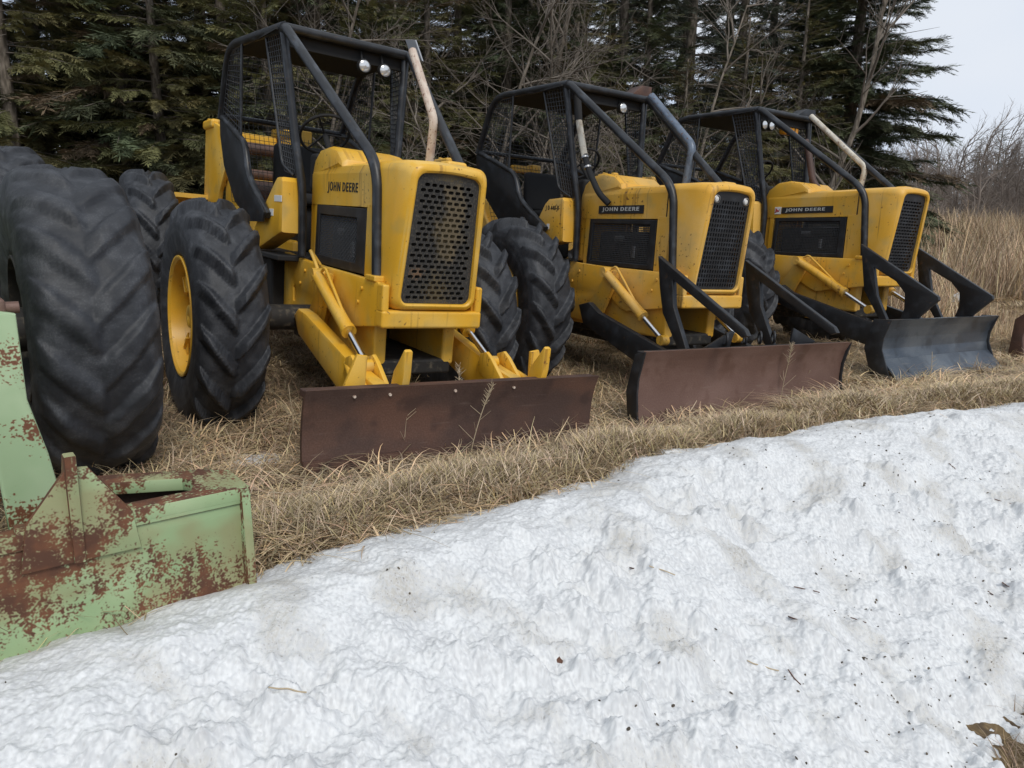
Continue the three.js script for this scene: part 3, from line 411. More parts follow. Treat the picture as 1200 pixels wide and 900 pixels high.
  // --- name on the hood
  if (k === 1) p('lettering', boxUV(words('JOHN DEERE', 0.54, 0.078, -0.2745, 1.612, -0.03, 0.02)), M.letter, hood);
  else { const z0 = k === 2 ? -0.10 : -0.14; const np = p('nameplate', join([rb(-0.284, -0.272, 1.575, 1.645, z0, 0.50, 0.003)]), M.dark, hood); p('lettering', boxUV(words('JOHN DEERE', 0.5, 0.042, -0.2825, 1.589, z0 + 0.05, 0)), M.letterWhite, np);
    if (k === 3) { p('emblem', join([rb(-0.282, -0.272, 1.57, 1.65, -0.235, -0.15, 0.003)]), M.white, hood); p('emblem_mark', join([plate([[-0.225, 1.58], [-0.2, 1.60], [-0.175, 1.595], [-0.165, 1.63], [-0.18, 1.61], [-0.205, 1.625], [-0.22, 1.64]], -0.283, 0.004, 0)]), M.red, hood); } }
  // --- lift cylinders and arms
  const end = { 1: [0.62, 1.15], 2: [0.575, 1.03], 3: [0.61, 1.14] }[k];
  for (const s of [-1, 1]) {
    const a = V(s * 0.43, 1.065, 0.25), e = V(s * 0.43, end[0], end[1]), m = a.clone().lerp(e, k === 1 ? 0.62 : 0.64);
    const c = p('lift_cylinder', join([cyl(a, m, 0.042, 0.042, 20), cyl(m, m.clone().lerp(e, 0.1), 0.048, 0.048, 20), cyl(V(s * 0.39, a.y, a.z), V(s * 0.47, a.y, a.z), 0.045, 0.045, 16)]), Y, S);
    p('piston_rod', join([cyl(m, e, 0.021, 0.021, 16)]), M.chrome, c);
    p('rod_eye', join([cyl(V(s * 0.395, e.y, e.z), V(s * 0.465, e.y, e.z), 0.042, 0.042, 16)]), Y, c);
    p('hydraulic_line', join([tube([a.clone().add(V(s * -0.01, 0.03, 0.06)), a.clone().add(V(s * -0.01, 0.06, 0.12)), m.clone().add(V(s * -0.01, 0.055, -0.06)), m.clone().add(V(0, 0.03, 0))], 0.011, 0.05, 8)]), Y, c);
    if (k === 1) p('hose', join([tube([[s * 0.34, 1.12, 0.05], [s * 0.42, 1.22, 0.06], [s * 0.44, 1.19, 0.18], [s * 0.43, 1.10, 0.26]], 0.013, 0.06, 8)]), Y, c);
  }
  // --- blade
  const B = sub('blade_assembly', S);
  const prof = { 1: [[1.62, 0.608], [1.592, 0.53], [1.575, 0.42], [1.575, 0.31], [1.59, 0.215]], 2: [[1.63, 0.60], [1.59, 0.52], [1.565, 0.41], [1.563, 0.29], [1.585, 0.17], [1.62, 0.06]], 3: [[1.70, 0.575], [1.655, 0.50], [1.625, 0.40], [1.622, 0.30], [1.65, 0.20]] }[k], hw = { 1: 0.958, 2: 1.152, 3: 0.975 }[k];
  p('blade', curvePlate(prof, 0.03, hw * 2), M.rust[k - 1], B);
  p('cutting_edge', k === 1 ? curvePlate([[1.603, 0.235], [1.615, 0.10]], 0.022, hw * 2 - 0.004) : k === 2 ? curvePlate([[1.605, 0.135], [1.645, 0.0]], 0.02, hw * 2 - 0.01) : curvePlate([[1.652, 0.212], [1.835, 0.03]], 0.024, hw * 2 - 0.004), M.rust[k - 1], B);
  for (const x of k === 1 ? [-0.7, -0.5, -0.1, 0.3] : []) p('blade_bolt', join([cyl(V(x, 0.565, 1.585), V(x, 0.563, 1.615), 0.010, 0.008, 8)]), M.pipe[0], B);
  p('top_bar', join([rb(-hw, hw, prof[0][1] - 0.045, prof[0][1] - 0.006, prof[0][0] - 0.10, prof[0][0] - 0.03, 0.006), rb(-hw * 0.9, hw * 0.9, 0.22, 0.34, 1.45, 1.535, 0.01)]), k === 1 ? M.rust[0] : M.black, B);
  for (const s of [-1, 1]) {
    if (k === 1) {
      p('push_arm', crease(plate([[0.02, 0.76], [0.10, 0.815], [0.26, 0.80], [1.18, 0.60], [1.50, 0.56], [1.545, 0.30], [1.1, 0.36], [0.12, 0.64]], s * 0.462, 0.09, 0.014), 0.5), Y, B);
      p('arm_gusset', crease(frontPlate([[s * 0.57, 0.30], [s * 0.72, 0.30], [s * 0.70, 0.52], [s * 0.61, 0.745], [s * 0.55, 0.735]], 1.40, 0.03, 0.006), 0.5), Y, B);
      p('clevis', crease(plate([[1.05, 0.56], [1.08, 0.665], [1.15, 0.69], [1.21, 0.66], [1.42, 0.50], [1.4, 0.4]], s * 0.395, 0.03, 0.008), 0.5), Y, B);
      p('clevis', crease(plate([[1.05, 0.56], [1.08, 0.665], [1.15, 0.69], [1.21, 0.66], [1.42, 0.50], [1.4, 0.4]], s * 0.53, 0.03, 0.008), 0.5), Y, B);
      const hx = s < 0 ? -0.40 : 0.535; p('horn', crease(plate([[1.44, 0.56], [1.575, 0.56], [1.60, 0.66], [1.605, 0.79], [1.585, 0.80], [1.53, 0.73], [1.47, 0.66]], hx, 0.05, 0.012), 0.5), Y, B);
      p('brace', join([tube([[s * 0.62, 0.50, 1.5], [s * 0.52, 0.62, 1.05]], 0.022)]), Y, B);
    } else {
      p('push_arm', crease(plate([[0.02, 0.76], [0.16, 0.795], [0.30, 0.72], [1.38, 0.46], [1.51, 0.46], [1.51, 0.2], [1.05, 0.30], [0.1, 0.60]], s * 0.50, 0.06, 0.008), 0.5), M.black, B);
      p('brush_guard', crease(plate(k === 2 ? [[0.985, 1.235], [1.90, 0.775], [1.93, 0.735], [1.88, 0.715], [1.165, 1.065], [1.20, 0.86], [1.42, 0.48], [1.35, 0.47], [1.09, 0.80], [1.03, 1.0]] : [[1.02, 1.25], [1.83, 0.79], [1.84, 0.76], [1.69, 0.60], [1.63, 0.53], [1.50, 0.53], [1.535, 0.66], [1.52, 0.80], [1.42, 0.905], [1.18, 1.03], [1.25, 0.76], [1.39, 0.52], [1.31, 0.52], [1.11, 0.8]], s * 0.50, 0.045, 0.006), 0.5), M.black, B);
      p('brace', crease(k === 2 ? frontPlate(s < 0 ? [[-0.47, 0.585], [-0.20, 0.585], [-0.16, 0.70], [-0.19, 0.71]] : [[0.52, 0.585], [0.80, 0.585], [0.84, 0.60], [0.53, 0.72]], 1.50, 0.02, 0.003) : plate([[1.25, 0.46], [1.60, 0.54], [1.62, 0.50], [1.5, 0.40]], s * 0.46, 0.02, 0.003), 0.5), M.black, B);
      p('end_plate', crease(plate([[prof[0][0], prof[0][1]], [prof[2][0] + 0.02, prof[2][1]], [prof[3][0] + 0.02, prof[3][1]], [k === 2 ? 1.62 : 1.75, 0.05], [k === 2 ? 1.52 : 1.56, 0.06], [1.47, 0.3], [1.53, 0.57]], s * (hw + 0.008), 0.016, 0.003), 0.5), M.black, B);
    }
  }
  if (k === 2) for (const x of [-0.26, -0.05, 0.12, 0.28]) p('chain_hook', flat(new THREE.TorusGeometry(0.045, 0.01, 8, 20).rotateY(0.9).translate(x, 0.65, 1.52)), M.black, B);
  // --- rear half: frame, winch, arch
  const Rr = sub('rear_frame', S); Rr.position.y = lift * 0.8;
  p('rear_chassis', crease(mergeGeometries([rb(-0.33, 0.33, 0.62, 1.12, -3.35, -1.75, 0.03), rb(-0.16, 0.16, 0.55, 1.05, -1.8, -1.1, 0.03)]), 0.5), Y, Rr);
  for (const s of [-1, 1]) {
    p('arch_plate', crease(plate([[-3.42, 1.0], [-3.32, 2.08], [-3.24, 2.14], [-2.66, 2.02], [-2.50, 1.62], [-2.72, 1.42], [-2.85, 1.12]], s * 0.36, 0.045, 0.012), 0.5), Y, Rr);
    p('arch_cap', join([rb(s * 0.36 - 0.05, s * 0.36 + 0.05, 2.03, 2.12, -3.34, -2.95, 0.03)]), Y, Rr);
    p('winch_side', crease(plate([[-2.7, 1.05], [-2.7, 1.5], [-2.45, 1.62], [-2.1, 1.62], [-1.85, 1.45], [-1.75, 1.05]], s * 0.3, 0.06, 0.03), 0.6), Y, Rr);
    p('rear_fender', crease(plate([[-3.48, 1.16], [-3.5, 1.34], [-3.44, 1.375], [-3.2, 1.375], [-3.2, 1.33], [-3.38, 1.32], [-3.42, 1.28], [-3.42, 1.16]], s * 0.53, 0.36, 0.01), 0.6), Y, Rr);
    p('brace', join([tube([[s * 0.33, 1.55, -2.2], [s * 0.36, 1.1, -1.72]], 0.03)]), Y, Rr);
    p('hydraulic_housing', join([cyl(V(s * 0.42, 1.2, -1.55), V(s * 0.42, 1.2, -1.85), 0.09, 0.09, 20), cyl(V(s * 0.42, 1.2, -1.5), V(s * 0.42, 1.2, -1.55), 0.11, 0.11, 20)]), Y, Rr);
  }
  p('winch_drum', join([cyl(V(-0.26, 1.38, -2.3), V(0.26, 1.38, -2.3), 0.17, 0.17, 22)]), M.rust[0], Rr);
  p('fairlead_roller', join([cyl(V(-0.32, 1.88, -2.95), V(0.32, 1.88, -2.95), 0.06, 0.06, 18), cyl(V(-0.32, 1.62, -2.78), V(0.32, 1.62, -2.78), 0.05, 0.05, 18)]), M.rust[0], Rr);
  p('arch_cross', join([rb(-0.33, 0.33, 1.48, 1.60, -3.3, -3.2, 0.02), rb(-0.33, 0.33, 1.95, 2.05, -3.3, -3.22, 0.02), rb(-0.33, 0.33, 1.5, 1.56, -2.75, -2.5, 0.02)]), Y, Rr);
  p('valve_tower', join([rb(0.12, 0.24, 1.4, 2.02, -1.98, -1.86, 0.015), rb(-0.1, 0.24, 1.93, 2.0, -1.98, -1.88, 0.01)]), Y, Rr);
  return S;
}
M.radiator = std({ map: tex(256, (u, v) => { const q = Math.hypot((u - 0.58) * 1.5, (v - 0.62)) + 0.22 * fbm(N1, u * 6, v * 6, 4), f = fbm(N2, u * 30, v * 30, 3, 30); let c = mix3([96, 84, 58], [22, 21, 20], sstep(0.14, 0.34, q)); c = mix3(c, [108, 84, 50], (1 - sstep(0.05, 0.16, Math.hypot((u - 0.55) * 0.9, v - 0.10) + 0.2 * fbm(N3, u * 8, v * 8, 3))) * 0.7); return mix3(c, [16, 15, 14], sstep(0.1, 0.6, f) * 0.4); }), roughness: 0.9 });
M.grilleMud = std({ map: tex(512, (u, v) => { const q = Math.hypot((u - 0.60) * 1.7, (v - 0.66) * 0.9) + 0.30 * fbm(N1, u * 6, v * 6, 4), f = fbm(N2, u * 50, v * 50, 3, 50); let c = mix3([44, 43, 42], [84, 79, 70], sstep(-0.2, 0.7, f)); c = mix3(c, [118, 102, 74], (1 - sstep(0.14, 0.46, q)) * 0.7); c = mix3(c, [122, 92, 66], (1 - sstep(0.04, 0.09, Math.hypot((u - 0.16) * 0.7, (v - 0.25) * 1.6) + 0.12 * f)) * 0.8); return mix3(c, [110, 92, 54], (1 - sstep(0.06, 0.16, Math.hypot((u - 0.5) * 0.7, v - 0.09) + 0.25 * f)) * 0.6); }), roughness: 0.75 });
{ const g = M.grilleMud.map; g.repeat.set(1 / 0.43, 1 / 0.72); g.offset.set(-(0.61 - 0.215) / 0.43, -0.992 / 0.72); }
{ const g = M.radiator.map; g.repeat.set(1 / 0.43, 1 / 0.72); g.offset.set(-(0.61 - 0.215) / 0.43, -0.992 / 0.72); }
const skLabel = {
  1: 'yellow skidder with brown perforated grille, beige exhaust and rusty blade on yellow push arms',
  2: 'yellow skidder with two headlights in its grille, blue grey exhaust and wide rust red blade',
  3: 'yellow skidder with amber light bar, white exhaust and polished dark steel blade',
};
for (const k of [1, 2, 3]) {
  const s = makeSkidder(k); s.position.set(...POSE[k].p); s.rotation.set(POSE[k].r[1], POSE[k].r[0], POSE[k].r[2], 'YXZ');
  tag(s, skLabel[k], 'skidder', 'yellow log skidders parked in a row'); top(s, 'log_skidder');
}
{ // green machine beside them: only wheels, blade and one lift beam reach into the picture
  const S = new THREE.Group(), p = (n, g, m, par = S, l) => part(n, g, m, par, l), lift = REAR[0];
  const TG = tyreGeo({ R: 0.775, W: 0.52, rim: 0.36, lugs: 17, lugH: 0.05, worn: 0.66, seed: 71, barW: 0.34 }), RG = rimGeo(0.36, 0.52);
  for (const [x, z, l, t] of [[1.04, 0, 0, 0.3], [-1.04, 0, 0, 1.3], [1.04, -2.75, lift, 2.1], [-1.04, -2.75, lift, 0.7]]) wheel(S, x, 0.80 + l, z, M.engine, t, TG, RG, false);
  p('front_axle', join([cyl(V(-0.85, 0.8, 0), V(0.85, 0.8, 0), 0.11, 0.11, 18)]), M.engine); p('rear_axle', join([cyl(V(-0.85, 0.8 + lift, -2.75), V(0.85, 0.8 + lift, -2.75), 0.11, 0.11, 18)]), M.engine);
  p('chassis', crease(mergeGeometries([rb(-0.36, 0.36, 0.62, 1.25, -0.8, 1.2, 0.03), rb(-0.36, 0.36, 0.75, 1.35, -3.4, -1.6, 0.03), rb(-0.15, 0.15, 0.7, 1.1, -1.7, -0.7, 0.03)]), 0.5), M.greenClean);
  p('hood', crease(mergeGeometries([rb(-0.36, 0.36, 1.25, 1.75, -0.3, 1.15, 0.06)]), 0.5), M.greenClean);
  const B = sub('blade_assembly', S);
  p('blade', curvePlate([[1.985, 0.455], [2.0, 0.40], [1.99, 0.27], [2.0, 0.15], [2.04, 0.02]], 0.03, 2.40), M.green, B, 'flaking green and rust blade');
  p('front_flange', crease(plate([[2.003, 0.475], [2.004, 0.43], [1.985, 0.42], [1.94, 0.455], [1.94, 0.474]], 0, 2.416, 0.008), 0.5), M.green, B);
  for (const s of [-1, 1]) {
    p('blade_end', crease(plate([[2.02, 0.475], [2.045, 0.02], [1.75, 0.02], [1.74, 0.42]], s * 1.205, 0.03, 0.006), 0.5), M.green, B);
    // hollow top: a rear rail runs from the gusset to the end of the blade
    const g = new THREE.Shape([[s * 1.22, 2.0], [s * 1.22, 1.80], [s * 1.16, 1.74], [s * 0.60, 1.50], [s * 0.58, 1.57], [s * 1.07, 1.79], [s * 1.10, 1.84], [s * 1.06, 1.935], [s * 0.58, 1.935], [s * 0.58, 2.0]].map(([a, b]) => new THREE.Vector2(a, b)));
    p('top_rail', crease(flat(new THREE.ExtrudeGeometry(g, { depth: 0.035, bevelEnabled: true, bevelThickness: 0.005, bevelSize: 0.005, bevelSegments: 2 }).rotateX(Math.PI / 2)).translate(0, 0.478, 0), 0.5), M.green, B);
    p('gusset', crease(mergeGeometries([frontPlate([[s * 0.575, 0.36], [s * 0.885, 0.36], [s * 0.87, 0.48], [s * 0.765, 0.64], [s * 0.71, 0.645], [s * 0.60, 0.50]], 2.0, 0.022, 0.004), plate([[2.02, 0.36], [2.045, 0.69], [2.0, 0.69], [1.8, 0.45]], s * 0.72, 0.03, 0.004)]), 0.5), M.green, B, 'rust stained gusset plate');
    p('added_rear_plate', crease(rb(-0.31, 0.31, 0.20, 0.445, -0.012, 0.012, 0.004).rotateY(-s * 0.405).translate(s * 0.88, 0, 1.63), 0.5), M.rust[0], B);  // wall added to close the hollow so that its inside falls dark
    p('added_inner_plate', join([rb(Math.min(s * 0.5, s * 1.18), Math.max(s * 0.5, s * 1.18), 0.20, 0.215, 1.52, 1.95, 0.004)]), M.rust[0], B);  // floor added under the opening to keep light out of the hollow
    p('push_arm', crease(plate([[0.2, 0.80], [1.75, 0.45], [1.9, 0.42], [1.9, 0.15], [0.2, 0.60]], s * 0.5, 0.08, 0.01), 0.5), M.greenClean, B);
    const beam = p('lift_beam', crease(mergeGeometries([frontPlate([[s * 0.575, 0.36], [s * 0.735, 0.36], [s * 0.70, 0.62], [s * 0.662, 0.80], [s * 0.66, 1.06], [s * 0.575, 1.08], [s * 0.56, 0.7]], 1.70, 0.06, 0.008), plate([[1.70, 0.36], [1.70, 1.08], [1.58, 1.04], [1.45, 0.4]], s * 0.60, 0.03, 0.004)]), 0.5), M.greenClean, B, 'pale green upright beam with rust spots');
    p('beam_pin', join([cyl(V(s * 0.57, 1.075, 1.66), V(s * 0.675, 1.075, 1.66), 0.018, 0.018, 16), rb(Math.min(s * 0.60, s * 0.64), Math.max(s * 0.60, s * 0.64), 1.04, 1.105, 1.63, 1.69, 0.012)]), M.rust[1], beam);
  }
  S.position.set(...POSE[0].p); S.rotation.set(0, POSE[0].r[0], 0, 'YXZ');
  tag(S, 'pale green skidder with bald tyres and a rust flaked green blade', 'skidder'); top(S, 'log_skidder');
}
{ // rusty blade of the next machine at the end of the row
  const S = new THREE.Group(); part('blade', curvePlate([[0.04, 0.62], [0.0, 0.45], [0.0, 0.25], [0.06, 0.0]], 0.03, 2.0).translate(1.0, 0, 0), M.rust[1], S); part('end_plate', crease(plate([[0.06, 0.62], [0.02, 0.3], [0.08, 0], [-0.1, 0], [-0.08, 0.5]], 0, 0.02, 0.004), 0.5), M.rust[0], S);
  S.position.set(5.62, ground(5.62, -7.95) - 0.03, -7.95); S.rotation.y = 0.57; tag(S, 'rusty brown dozer blade standing alone in the dry grass', 'blade'); top(S, 'dozer_blade');
}

// ------------------------------------------------------------------ from a pixel of the photograph to the ground it shows
const EYE = V(0, 1.3955, 0), AIM = new THREE.Quaternion().setFromEuler(new THREE.Euler(-0.21075, 0, 0.0195, 'XYZ'));   // where the photograph was taken from
function spot(u, v, f = ground) {
  const d = V((u - 600) / 845.9, (450 - v) / 845.9, -1).applyQuaternion(AIM); let t = 0.5, p = V();
  for (; t < 60; t += 0.02) { p.copy(EYE).addScaledVector(d, t); if (p.y < f(p.x, p.z)) break; } return p;
}
const snowAt = (x, z) => { const [s, d] = sd(x, z); return Math.max(snowY(s, d), ground(x, z)); };

// ------------------------------------------------------------------ dry grass
function tuftGeo(seed, { n, len, lay, w, spread, comb = 0, flat0 = 0.35 }) {   // a patch of dry blades, bent over
  const r = rng(seed), pos = [], idx = [], col = [];
  for (let b = 0; b < n; b++) {
    const kk = r(), tone = kk < 0.3 ? 0.55 : kk < 0.75 ? 0.95 : 1.35, tc = [tone * (0.9 + 0.2 * r()), tone * (0.9 + 0.15 * r()), tone * (0.8 + 0.3 * r())];
    const az = r() < comb ? 0.6 + 1.2 * (r() - 0.5) : r() * 6.2832, L = len * (0.45 + 0.75 * r()), bx = (r() - 0.5) * spread, bz = (r() - 0.5) * spread, ww = w * (0.6 + 0.8 * r()), lean = lay * (flat0 > 0.7 ? 0.88 + 0.35 * r() : 0.65 + 0.65 * r()), seg = 4, curl = (r() - 0.5) * 1.2; let x = bx, y = -0.02 + (flat0 > 0.5 ? 0.06 * r() * r() : 0), z = bz, a = az;
    const base = pos.length / 3;
    for (let i = 0; i <= seg; i++) { const t = i / seg, px = -Math.sin(a) * ww * (1 - t * 0.85) / 2, pz = Math.cos(a) * ww * (1 - t * 0.85) / 2; pos.push(x - px, y, z - pz, x + px, y, z + pz); col.push(...tc, ...tc);
      const el = Math.PI / 2 * (1 - Math.min(1.1, lean * (flat0 + 0.6 * t))), st = L / seg; x += Math.cos(a) * Math.cos(el) * st; z += Math.sin(a) * Math.cos(el) * st; y = Math.max(0.004 + 0.03 * r(), y + Math.sin(el) * st); a += curl / seg; }
    for (let i = 0; i < seg; i++) { const q = base + i * 2; idx.push(q, q + 1, q + 2, q + 1, q + 3, q + 2); }
  }
  const g = new THREE.BufferGeometry(); g.setAttribute('position', new THREE.Float32BufferAttribute(pos, 3)); g.setAttribute('color', new THREE.Float32BufferAttribute(col, 3)); g.setIndex(idx); g.computeVertexNormals(); return g;
}
function scatter(name, label, category, geo, mat, list, colour) {
  const m = new THREE.InstancedMesh(geo, mat, list.length), M4 = new THREE.Matrix4(), q = new THREE.Quaternion(), c = new THREE.Color();
  list.forEach((t, i) => { q.setFromEuler(new THREE.Euler(t.rx ?? 0, t.ry, t.rz ?? 0, 'YXZ')); m.setMatrixAt(i, M4.compose(t.p, q, V(t.s, t.sy ?? t.s, t.s))); m.setColorAt(i, colour(c, t, i)); });
  m.userData.kind = 'stuff'; tag(m, label, category); top(m, name); return m;
}
{
  const BARE = [[298, 545, 0.36], [470, 425, 0.6], [690, 385, 0.45], [1115, 418, 0.3]].map(([u, v, b]) => { const p = spot(u, v); return [p.x, p.z, b]; });
  const r = rng(900), lists = [[], [], [], []];
  const straw = (c, t) => { const k = t.k; return k < 0.55 ? c.setRGB(0.52 + 0.16 * t.j, 0.40 + 0.13 * t.j, 0.245 + 0.09 * t.j) : k < 0.85 ? c.setRGB(0.40 + 0.1 * t.j, 0.305 + 0.08 * t.j, 0.195 + 0.06 * t.j) : c.setRGB(0.22 + 0.08 * t.j, 0.16 + 0.06 * t.j, 0.10 + 0.04 * t.j); };
  const put = (li, x, z, s, sy) => lists[li].push({ p: V(x, ground(x, z), z), ry: r() * 6.2832, rx: (r() - 0.5) * 0.3, rz: (r() - 0.5) * 0.3, s, sy, k: r(), j: r() });
  for (let i = 0; i < 5200; i++) {                         // matted grass round the machines, down to the snow
    const R = 2.2 + 14 * Math.pow(r(), 1.2), a = -0.95 + 1.75 * r(), x = R * Math.sin(a), z = -R * Math.cos(a), [s, d] = sd(x, z), dd = d - edge(s), patch = fbm(N3, x * 0.9, z * 0.9, 3);
    if (dd > -0.16 || BARE.some(([bx, bz, br]) => (x - bx) ** 2 + (z - bz) ** 2 < br * br)) continue;
    if (dd < -0.9 && patch < -0.3 && r() < 0.6) continue;
    put(r() < 0.13 + patch * 0.4 ? 1 : 0, x, z, 0.8 + 0.4 * r());
  }
  for (let i = 0; i < 5200; i++) {                         // small tufts along the ragged edge of the snow
    const s = -1 + 10 * r(), d = edge(s) - 0.34 + 0.42 * r() * r() + 0.06 * N1(s * 6, 3), [x, z] = xz(s, d); if (x < -1.9) continue; put(2, x, z, 0.7 + 0.6 * r());
  }
  for (let i = 0; i < 3000; i++) {                         // taller field behind and to the right
    const x = 5.5 + 24 * r(), z = -7.6 - 24 * Math.pow(r(), 1.3), lim = -9.4 + (x - 5) * 0.06; if (z > lim + 1.0 * r() || x / -z < 0.42) continue;
    const near = sstep(0, -4, z - lim), hp = 0.55 + 0.9 * sstep(-0.4, 0.5, fbm(N2, x * 0.6, z * 0.6, 3)); put(3, x, z, (0.45 + 0.6 * near * (0.5 + 0.6 * r())) * hp); lists[3][lists[3].length - 1].k = sstep(-0.3, 0.4, fbm(N1, x * 0.8, z * 0.8, 3));
  }
  for (let i = 0; i < 900; i++) { const s = 1.6 + 3.2 * r(), d = edge(s) + 2.02 + 1.1 * r(), [x, z] = xz(s, d); put(2, x, z, 0.5 + 0.4 * r()); lists[2][lists[2].length - 1].k = 0.8 + 0.2 * r(); }   // road edge below the bank
  const G = [tuftGeo(1, { n: 210, len: 0.30, lay: 1.02, flat0: 0.78, w: 0.0068, spread: 0.62, comb: 0.5 }), tuftGeo(2, { n: 90, len: 0.25, lay: 1.0, flat0: 0.5, w: 0.0062, spread: 0.5 }), tuftGeo(3, { n: 26, len: 0.15, lay: 1.0, w: 0.006, spread: 0.16 }), tuftGeo(4, { n: 90, len: 0.9, lay: 0.5, w: 0.012, spread: 0.9 })];
  scatter('matted_grass', 'flattened dry straw coloured grass round the machines', 'grass', G[0], M.straw, lists[0], straw);
  scatter('grass_tussocks', 'upright dry grass tussocks between the blades', 'grass', G[1], M.straw, lists[1], straw);
  scatter('grass_thatch', 'short broken grass thatch on the ground', 'grass', G[2], M.straw, lists[2], straw);
  scatter('tall_field_grass', 'tall pale dry grass filling the field beyond', 'grass', G[3], M.straw, lists[3], (c, t) => c.setRGB(lerp(0.36, 0.60, t.k) + 0.12 * t.j, lerp(0.27, 0.475, t.k) + 0.1 * t.j, lerp(0.185, 0.32, t.k) + 0.08 * t.j));
}
// dry weed stalks that stand out one by one
function weed(seed, h, plume) {
  const r = rng(seed), P = [V(0, -0.03, 0)]; let lean = (r() - 0.5) * 0.5, az = r() * 6.28;
  for (let i = 1; i <= 5; i++) { const l = P[i - 1].clone(); const a = lean * (0.4 + i * 0.25); P.push(l.add(V(Math.cos(az) * Math.sin(a), Math.cos(a), Math.sin(az) * Math.sin(a)).multiplyScalar(h / 5))); az += (r() - 0.5) * 0.6; }
  const c = new THREE.CatmullRomCurve3(P), g = new THREE.Group(); part('stem', flat(new THREE.TubeGeometry(c, 10, 0.0028, 5)), M.stalk, g);
  const tw = []; for (let i = 0; i < 6; i++) { const t = 0.35 + 0.6 * r(), q = c.getPoint(t), a = r() * 6.28, l = h * 0.22 * (1.2 - t); const e = q.clone().add(V(Math.cos(a) * l, l * 0.9, Math.sin(a) * l)); tw.push(cyl(q, e, 0.0018, 0.001, 4)); }
  part('side_twigs', mergeGeometries(tw), M.stalk, g);
  if (plume) { const fl = []; for (let i = 0; i < 60; i++) { const t = 1 - 0.26 * r(), q = c.getPoint(t), a = r() * 6.28, l = 0.008 + 0.022 * r(); const e = q.clone().add(V(Math.cos(a) * l, l * (0.6 + r()), Math.sin(a) * l)); fl.push(cyl(q, e, 0.0022, 0.001, 3)); } part('seed_head', mergeGeometries(fl), M.stalk, g); }
  return g;
}
[[345, 520, 0.42], [430, 538, 0.4], [472, 556, 0.5], [505, 538, 0.45], [532, 545, 0.62, 1], [548, 548, 0.55, 1], [574, 525, 0.5], [612, 512, 0.42], [655, 492, 0.36], [242, 482, 0.4, 1], [300, 470, 0.45, 1], [592, 446, 0.42, 1], [612, 442, 0.40, 1], [660, 440, 0.3], [800, 500, 0.36], [846, 492, 0.5], [872, 484, 0.42], [912, 484, 0.62, 1], [928, 480, 0.4], [962, 472, 0.42, 1], [986, 462, 0.5, 1], [1090, 446, 0.3], [325, 652, 0.30], [346, 650, 0.34], [366, 648, 0.26, 1]].forEach(([u, v, h, pl], i) => {
  const p = spot(u, v, snowAt), g = weed(500 + i, h, pl), inSnow = v > 600; g.position.copy(p); g.rotation.y = i * 1.7;
  tag(g, inSnow ? 'thin dry weed stalk poking out of the snow by the green blade' : v < 485 && u < 320 ? 'dry weed stalk beside the front tyre of the machine with yellow push arms' : u < 700 ? 'dry weed stalk in front of the dark rusty blade on yellow push arms' : 'dry weed stalk in front of the wide rust red blade', 'weed', inSnow ? 'stalks in the snow' : u < 320 ? 'stalks by the tyre' : u < 700 ? 'stalks at the dark blade' : 'stalks at the red blade'); top(g, 'weed_stalk');
});

// ------------------------------------------------------------------ litter on the snow
function stick(u, v, len, ang, label, pale) {
  const p = spot(u, v, snowAt), r = rng(u * 7 + v), P = [], at = (k) => V(p.x + k * len * Math.cos(ang), 0, p.z + k * len * Math.sin(ang)), lo = at(-0.5), hi = at(0.5); lo.y = snowAt(lo.x, lo.z) + 0.006; hi.y = snowAt(hi.x, hi.z) + 0.006; const lift = Math.max(0, p.y + 0.006 - (lo.y + hi.y) / 2); lo.y += lift; hi.y += lift; for (let i = 0; i <= 4; i++) P.push(lo.clone().lerp(hi, i / 4).add(V((r() - 0.5) * 0.004, (r() - 0.5) * 0.004, (r() - 0.5) * 0.004)));
  const m = new THREE.Mesh(flat(new THREE.TubeGeometry(new THREE.CatmullRomCurve3(P), 12, 0.0022, 6)), pale ? M.stalk : M.leaf); tag(m, label, 'twig', 'twigs on the snow'); top(m, 'twig');
}
stick(930, 795, 0.07, 1.3, 'short dark twig standing out against a bright lump of snow'); stick(893, 783, 0.11, 0.1, 'thin straight straw coloured stem lying flat on the snow', true); stick(1185, 592, 0.16, 0.5, 'forked dark twig on the snow nearest the road shoulder'); stick(776, 670, 0.10, 0.1, 'thin dark stem on rough grey snow', true); stick(338, 816, 0.10, -0.5, 'pale straw lying below a grey hollow in the snow', true); stick(1115, 548, 0.05, 1.2, 'stubby black twig on the snow'); stick(945, 692, 0.1, 0.2, 'short dark twig beside specks of grit', false); stick(1005, 728, 0.06, 0.7, 'tiny dark twig among grit on snow', false);
function leaf(u, v, s, label) {
  const p = spot(u, v, snowAt), sh = new THREE.Shape([[0, -0.5], [0.22, -0.2], [0.34, 0.02], [0.2, 0.2], [0.12, 0.42], [0, 0.55], [-0.14, 0.4], [-0.22, 0.15], [-0.36, 0.0], [-0.2, -0.25]].map(([a, b]) => new THREE.Vector2(a * s, b * s)));
  const g = new THREE.ExtrudeGeometry(sh, { depth: 0.0015, bevelEnabled: false }); const q = g.attributes.position; for (let i = 0; i < q.count; i++) q.setZ(i, q.getZ(i) + 0.9 * q.getX(i) ** 2 / s + 0.35 * s * Math.sin(q.getY(i) / s * 4) * 0.3); g.computeVertexNormals();
  const m = new THREE.Mesh(g, M.leaf); m.position.set(p.x, p.y + 0.006, p.z); m.rotation.set(-1.1, u * 0.7, 0.3, 'YXZ'); tag(m, label, 'leaf', 'dead leaves on the snow'); top(m, 'dead_leaf');
}
